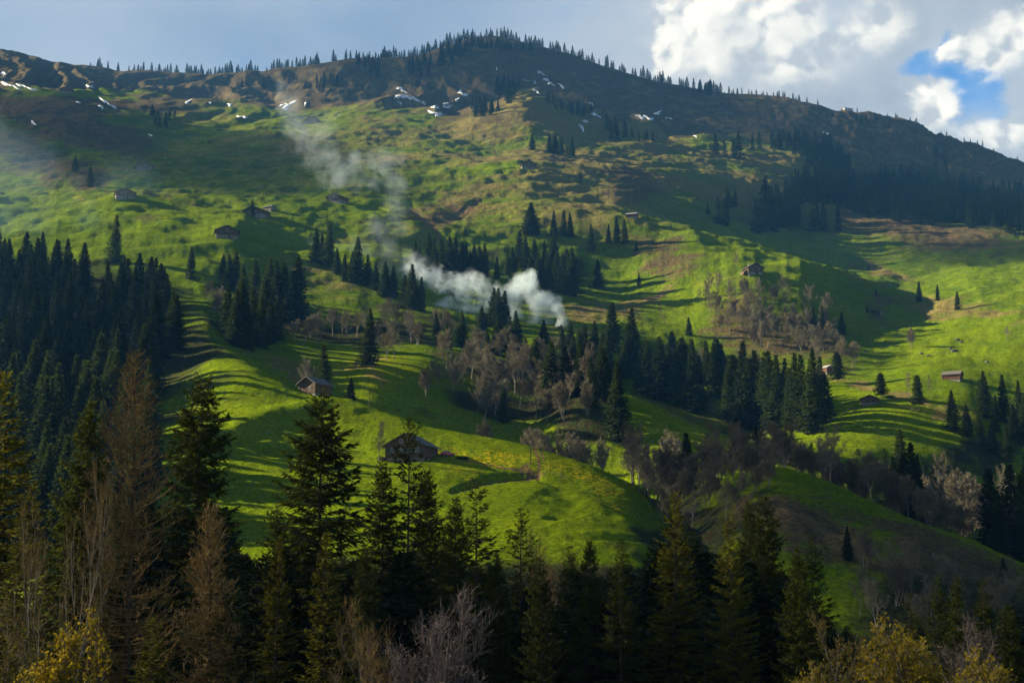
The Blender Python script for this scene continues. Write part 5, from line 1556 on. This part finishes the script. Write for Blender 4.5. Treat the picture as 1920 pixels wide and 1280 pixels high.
# ================================================================ smoke
def smoke(label, blobs, density, color, scale, lo, hi, aniso=0.05, rag=0.8, stretch=(1, 1, 1)):
    """one body of smoke: a closed skin round its billows, filled with uneven vapour. blobs: column, row, distance, radius in picture points, weight"""
    C = []
    for px, py, r, rp, wgt in blobs:
        a, t = ray(px, py)
        c = np.array([math.sin(float(a)) * r, math.cos(float(a)) * r, r * float(t)])
        C.append((c, rp * r / F * 1.35, wgt))
    o0 = C[0][0]
    bm = bmesh.new()
    for c, rad, wgt in C:
        bmesh.ops.create_icosphere(bm, subdivisions=3, radius=rad * 1.12, matrix=Matrix.Translation(Vector(c - o0)))
    me = bpy.data.meshes.new('smoke')
    bm.to_mesh(me)
    bm.free()
    o = link('smoke', me)
    o.location = Vector(o0)
    md = o.modifiers.new('skin', 'REMESH')
    md.mode = 'VOXEL'
    md.voxel_size = min(rad for _, rad, _ in C) * 0.4
    dg = bpy.context.evaluated_depsgraph_get()
    me2 = bpy.data.meshes.new_from_object(o.evaluated_get(dg))
    o.modifiers.clear()
    o.data = me2
    me2.name = 'smoke'
    m, nt, out = mat_new('smoke_vapour')
    oc = n_coord(nt)
    def warped(vec, sc, det, amp):
        n0 = nt.nodes.new('ShaderNodeTexNoise')
        n0.inputs['Scale'].default_value = sc
        n0.inputs['Detail'].default_value = det
        nt.links.new(vec, n0.inputs['Vector'])
        sb = nt.nodes.new('ShaderNodeVectorMath')
        sb.operation = 'SUBTRACT'
        nt.links.new(n0.outputs['Color'], sb.inputs[0])
        sb.inputs[1].default_value = (0.5, 0.5, 0.5)
        wv = nt.nodes.new('ShaderNodeVectorMath')
        wv.operation = 'MULTIPLY_ADD'
        nt.links.new(sb.outputs[0], wv.inputs[0])
        wv.inputs[1].default_value = (amp, amp, amp)
        nt.links.new(vec, wv.inputs[2])
        return wv.outputs[0]
    ws_ = warped(oc, scale * 0.7, 4, 1.5 / scale)
    nz_ = n_noise(nt, n_map(nt, ws_, stretch), scale, 8, 0.72)
    best = None
    for c, rad, wgt in C:
        vm = nt.nodes.new('ShaderNodeVectorMath')
        vm.operation = 'DISTANCE'
        nt.links.new(ws_, vm.inputs[0])
        vm.inputs[1].default_value = tuple(c - o0)
        f = ((1.0 - X(nt, vm.outputs['Value']) / rad) * wgt)
        best = f if best is None else best.max(f)
    core = (best - 1.0).max(0.0) * 0.6
    f = best.max(0.0)
    f = f.step(0.0, 0.62)
    dn = (f + core - (1.0 - nz_.step(lo, hi)) * rag).max(0.0) * density
    v = nt.nodes.new('ShaderNodeVolumePrincipled')
    v.inputs['Color'].default_value = (*color, 1)
    v.inputs['Anisotropy'].default_value = aniso
    nt.links.new(dn.s, v.inputs['Density'])
    nt.links.new(v.outputs[0], out.inputs['Volume'])
    try:
        m.cycles.volume_step_rate = 0.3
        m.cycles.volume_sampling = 'MULTIPLE_IMPORTANCE'
    except Exception:
        pass
    me2.materials.clear()
    me2.materials.append(m)
    return tag(o, label, None, None, 'stuff')


smoke('dense white smoke rising and drifting left from the brush fire', [
    (1053, 606, 731, 10, 2.8), (1050, 596, 732, 12, 2.4), (1046, 585, 733, 15, 2.1), (1036, 577, 737, 19, 1.8), (1012, 562, 740, 24, 1.6), (985, 535, 743, 26, 1.4), (965, 550, 748, 30, 0.9), (1005, 590, 740, 22, 0.7), (935, 565, 750, 36, 0.72), (900, 548, 755, 34, 0.76), (870, 542, 760, 34, 0.74), (835, 532, 765, 32, 0.72), (890, 580, 755, 40, 0.55), (960, 590, 745, 38, 0.55), (805, 520, 772, 30, 0.66), (775, 505, 778, 32, 0.58), (840, 575, 762, 36, 0.5), (1025, 598, 740, 20, 0.6)],
    SMOKE1, (0.82, 0.93, 1.0), 0.12, 0.36, 0.62, rag=0.95)
smoke('thin veil of smoke drifting up between the woods', [
    (770, 500, 800, 40, 0.8), (735, 465, 850, 38, 0.8), (705, 430, 880, 36, 0.7), (735, 395, 930, 34, 0.8), (740, 350, 990, 36, 0.8), (690, 490, 850, 50, 0.7), (640, 470, 870, 44, 0.6), (600, 455, 880, 40, 0.5), (720, 520, 800, 40, 0.7), (755, 440, 900, 34, 0.6)],
    SMOKE2, (0.78, 0.91, 1.0), 0.05, 0.30, 0.75, rag=0.6)
smoke('pale smoke column spreading above the dark upper chalet', [
    (626, 368, 1000, 9, 1.2), (612, 352, 1002, 16, 1.2), (600, 335, 1005, 22, 1.1), (640, 325, 1010, 30, 1.0), (675, 308, 1015, 34, 1.0), (710, 300, 1020, 32, 1.0), (735, 300, 1025, 26, 0.8), (620, 300, 1010, 40, 0.8), (590, 295, 1012, 34, 0.7), (575, 265, 1018, 38, 0.8), (600, 240, 1025, 36, 0.8), (555, 230, 1025, 36, 0.8), (540, 200, 1030, 30, 0.8), (532, 172, 1035, 24, 0.7), (630, 215, 1030, 26, 0.6), (690, 340, 1015, 34, 0.7), (735, 340, 1020, 30, 0.7)],
    SMOKE3, (0.78, 0.91, 1.0), 0.07, 0.34, 0.68, rag=0.9, stretch=(1, 1, 0.7))
smoke('bluish smoke hanging over the left pasture', [
    (-20, 300, 900, 90, 0.9), (30, 330, 900, 75, 0.9), (60, 390, 900, 60, 0.7), (-10, 390, 900, 70, 0.8), (110, 350, 910, 60, 0.5), (230, 340, 930, 70, 0.5), (180, 400, 900, 60, 0.5)],
    SMOKE4, (0.42, 0.70, 1.0), 0.022, 0.2, 0.8, rag=0.5)

# ---------------------------------------------------------------- sun, sky, air
SUN_EL, SUN_LEFT_BEYOND = math.radians(22), math.radians(20)
SUN_DIR = Vector((-math.cos(SUN_EL) * math.cos(SUN_LEFT_BEYOND), math.cos(SUN_EL) * math.sin(SUN_LEFT_BEYOND), math.sin(SUN_EL)))
sl = bpy.data.lights.new('sun', 'SUN')
sl.energy = 5.0
sl.angle = math.radians(0.6)
sl.color = (1.0, 0.87, 0.60)
so = bpy.data.objects.new('sun', sl)
COL.objects.link(so)
so.rotation_euler = SUN_DIR.to_track_quat('Z', 'Y').to_euler()
so.location = SUN_DIR * 4000

wd = bpy.data.worlds.new('World')
SC.world = wd
wd.use_nodes = True
wd.cycles.sampling_method = 'MANUAL'
wd.cycles.sample_map_resolution = 512
nt = wd.node_tree
nt.nodes.clear()
wo = nt.nodes.new('ShaderNodeOutputWorld')
sky = nt.nodes.new('ShaderNodeTexSky')
sky.sky_type = 'NISHITA'
sky.sun_disc = False
sky.sun_elevation = SUN_EL
sky.sun_rotation = math.atan2(SUN_DIR.x, SUN_DIR.y)
sky.altitude = 1200
bg = nt.nodes.new('ShaderNodeBackground')
bg.inputs['Strength'].default_value = SKY_STRENGTH
d = n_coord(nt, 'Generated')
sp = nt.nodes.new('ShaderNodeSeparateXYZ')
nt.links.new(d, sp.inputs[0])
dx, dy, dzz = (X(nt, sp.outputs[i]) for i in range(3))
az_ = dx._m('ARCTAN2', dy)
el_ = dzz._m('ARCSINE')
# billowy displacement of the clouds' outlines, in the sky's own directions
sx = n_map(nt, d, (1, 1, 1.3))
nz = n_noise(nt, sx, 9.0, 8, 0.62, 0.3)
nb = n_noise(nt, n_map(nt, d, (1, 1, 1.3), (3.1, 1.7, 0.4)), 9.0, 8, 0.62, 0.3)
big = n_noise(nt, n_map(nt, d, (1, 1, 1.6), (7.7, 0, 0)), 3.2, 5, 0.55)
fine = n_noise(nt, n_map(nt, d, (1, 1, 1.2), (1.7, 5.2, 0)), 26.0, 7, 0.6, 0.4)
fine2 = n_noise(nt, n_map(nt, d, (1, 1, 1.2), (4.7, 1.2, 0)), 30.0, 7, 0.62, 0.3)
vo = nt.nodes.new('ShaderNodeTexVoronoi')
vo.inputs['Scale'].default_value = 34.0
vo.inputs['Detail'].default_value = 1.0
vo.inputs['Roughness'].default_value = 0.6
vd = nt.nodes.new('ShaderNodeVectorMath')
vd.operation = 'MULTIPLY_ADD'
nt.links.new(nt.nodes[nz.s.node.name].outputs['Color'], vd.inputs[0])
vd.inputs[1].default_value = (0.03, 0.03, 0.03)
nt.links.new(d, vd.inputs[2])
nt.links.new(vd.outputs[0], vo.inputs['Vector'])
caul = 1.0 - X(nt, vo.outputs['Distance'])
wx = az_ + (nz - 0.5) * 0.085 + (fine - 0.5) * 0.022
wy = el_ + (nb - 0.5) * 0.07 + (fine2 - 0.5) * 0.022


def puff(px, py, rx, ry, soft, warp=True):
    a, t = ray(px, py)
    e = math.atan(float(t))
    ax, ay = (wx, wy) if warp else (az_, el_)
    u = (ax - float(a)) / (rx / F)
    v = (ay - e) / (ry / F)
    q_ = (u * u + v * v).sqrt()
    return 1.0 - q_.step(1.0 - soft, 1.0 + soft)


def mx(l):
    r_ = l[0]
    for k in l[1:]:
        r_ = r_.max(k)
    return r_


bright = mx([puff(1385, 30, 165, 125, 0.7), puff(1268, 85, 52, 80, 0.25), puff(1335, 105, 100, 62, 0.8), puff(1450, 90, 140, 80, 0.9) * 0.8, puff(1640, 25, 62, 50, 0.8) * 0.8, puff(1850, 85, 92, 48, 0.7), puff(1740, 205, 58, 50, 0.7), puff(1790, 85, 34, 36, 0.35), puff(1900, 50, 60, 40, 0.4), puff(1870, 235, 85, 40, 0.8) * 0.8, puff(1260, 40, 26, 46, 0.3), puff(1480, 60, 120, 60, 0.7) * 0.5])
gap = mx([puff(1790, 170, 38, 66, 0.6), puff(1845, 180, 46, 52, 0.6), puff(1735, 118, 52, 26, 0.6), puff(1810, 215, 24, 34, 0.6), puff(1765, 85, 12, 30, 0.5)])
gap = (gap * (1.0 - bright.step(0.4, 0.9))).clamp()
right = az_.step(float(ray(1000, 100)[0]), float(ray(1450, 100)[0]))
cold = n_mix(nt, (big.step(0.3, 0.7)), SKY_A, SKY_B)
cold = n_mix(nt, el_.step(math.radians(13), math.radians(20)), SKY_LOW, cold)
grey = n_mix(nt, (nz * 0.55 + fine * 0.45).step(0.3, 0.72), SKY_GREY_A, SKY_GREY_B)
lay = n_mix(nt, right, cold, grey)
# the loose bright vapour round the towers
soft = mx([puff(1400, 60, 360, 190, 0.9), puff(1820, 100, 190, 130, 0.9), puff(1760, 250, 170, 90, 0.9), puff(1130, 40, 160, 60, 0.9) * 0.5])
lay = n_mix(nt, ((soft * 0.75) * (nz * 0.9 + fine2 * 0.6)).clamp(), lay, SKY_SOFT)
def billow(off):
    """height of the cloud's heaped surface, sampled in a slightly shifted direction"""
    dd = n_map(nt, vd.outputs[0], (1, 1, 1.15), off)
    v_ = nt.nodes.new('ShaderNodeTexVoronoi')
    v_.inputs['Scale'].default_value = 26.0
    v_.inputs['Detail'].default_value = 2.0
    v_.inputs['Roughness'].default_value = 0.6
    nt.links.new(dd, v_.inputs['Vector'])
    return (1.0 - X(nt, v_.outputs['Distance']).pow(2.0)) + n_noise(nt, dd, 12.0, 5, 0.6) * 0.8


relief = (billow((0, 0, 0)) - billow((-0.008, 0.0, 0.007)))
lit = n_mix(nt, ((nz - 0.5) * 1.2 + (fine - 0.5) * 0.7 + relief * 1.3 + (bright - 0.6) * 0.9 + 0.66).clamp(), SKY_LIT_A, SKY_LIT_B)
gapm = (gap * 1.15 + (fine - 0.5) * 0.9 + (nz - 0.5) * 0.9 + 0.04).step(0.02, 1.05)
veil = (fine2 * 0.6 + nb * 0.5).step(0.4, 0.75) * 0.35
blue = n_mix(nt, el_.step(math.radians(11), math.radians(22)), (1.1, 2.3, 4.1), (0.35, 1.45, 3.5))
blue = n_mix(nt, veil, blue, (3.4, 3.9, 4.4))
lay = n_mix(nt, gapm, lay, blue)
lay = n_mix(nt, ((bright - 0.12) * (fine * 0.6 + caul * 0.6 + 0.45)).step(0.0, 0.95), lay, lit)
# this bank of clouds hangs over the mountain ahead; the rest of the sky is the clear sky
front = dy.step(0.80, 0.90) * (1.0 - el_.step(math.radians(25), math.radians(33)))
# clear sky outside the bank is darkened to weaken its fill light
dim = n_mix(nt, 0.42, sky.outputs[0], (0.0, 0.0, 0.0))
final = n_mix(nt, front, dim, lay)
nt.links.new(final, bg.inputs['Color'])
nt.links.new(bg.outputs[0], wo.inputs['Surface'])


def homog(name, color, density, aniso=0.0, absorb=None):
    m, nt_, out = mat_new(name)
    v = nt_.nodes.new('ShaderNodeVolumePrincipled')
    v.inputs['Color'].default_value = (*color, 1)
    v.inputs['Density'].default_value = density
    v.inputs['Anisotropy'].default_value = aniso
    nt_.links.new(v.outputs[0], out.inputs['Volume'])
    return m


def box_mesh(name, lo, hi, mat):
    V = np.array([(x, y, z) for x in (lo[0], hi[0]) for y in (lo[1], hi[1]) for z in (lo[2], hi[2])], float)
    Q = np.array([(0, 1, 3, 2), (4, 6, 7, 5), (0, 4, 5, 1), (2, 3, 7, 6), (0, 2, 6, 4), (1, 5, 7, 3)])
    return mesh_np(name, V, [Q], mat)


# ---------------------------------------------------------------- unseen clouds added between the sun and the slopes to shade them
shade_cloud_mat = homog('shade_cloud_vapour', (0.95, 0.95, 0.97), 0.02, 0.2)


def shade_cloud(target, rx, ry, dist, thick, seed, rot=0.0):
    """an unseen flat-based body of vapour, placed to shade a point of the valley"""
    c = target + SUN_DIR * dist
    bm = bmesh.new()
    bmesh.ops.create_icosphere(bm, subdivisions=5, radius=1.0)
    for v in bm.verts:
        n_ = mnoise.fractal(v.co * 2.0 + Vector((seed * 3.7, seed, 0)), 0.9, 2.1, 5)
        s_ = 1.0 + 0.22 * n_
        x, y, z = v.co.x * s_ * rx, v.co.y * s_ * ry, v.co.z * thick * s_
        v.co = (x, y, z if z > 0 else z * 0.35)
    me = bpy.data.meshes.new('shade_cloud')
    bm.to_mesh(me)
    bm.free()
    me.materials.append(shade_cloud_mat)
    o = link('shade_cloud', me)
    o.location = c
    o.rotation_euler = (0, 0, rot)
    return tag(o, 'one of the unseen clouds added to shade the slopes', None, 'unseen clouds added for their shade', 'stuff')


for cl in SHADE_CLOUDS:
    shade_cloud(Vector((cl[0], cl[1], 0.0)), *cl[2:])

if HAZE > 0:
    hz = link('haze', box_mesh('haze', (-1700, -60, -60), (1700, 3000, 860), homog('mountain_air', (0.14, 0.45, 1.0), HAZE, 0.0)))
    tag(hz, 'thin blue air between the viewer and the mountain', None, None, 'stuff')

# ---------------------------------------------------------------- render settings
SC.render.engine = 'CYCLES'
cy = SC.cycles
cy.max_bounces = 6
cy.diffuse_bounces = 2
cy.glossy_bounces = 1
cy.transmission_bounces = 3
cy.volume_bounces = 3
cy.transparent_max_bounces = 6
cy.use_denoising = True
cy.denoiser = 'OPENIMAGEDENOISE'
cy.use_adaptive_sampling = True
cy.adaptive_threshold = 0.015
cy.caustics_reflective = False
cy.caustics_refractive = False
vs = SC.view_settings
vs.view_transform = 'Standard'
vs.look = 'None'
vs.gamma = 1.0
vs.exposure = EXPOSURE
vs.use_curve_mapping = False
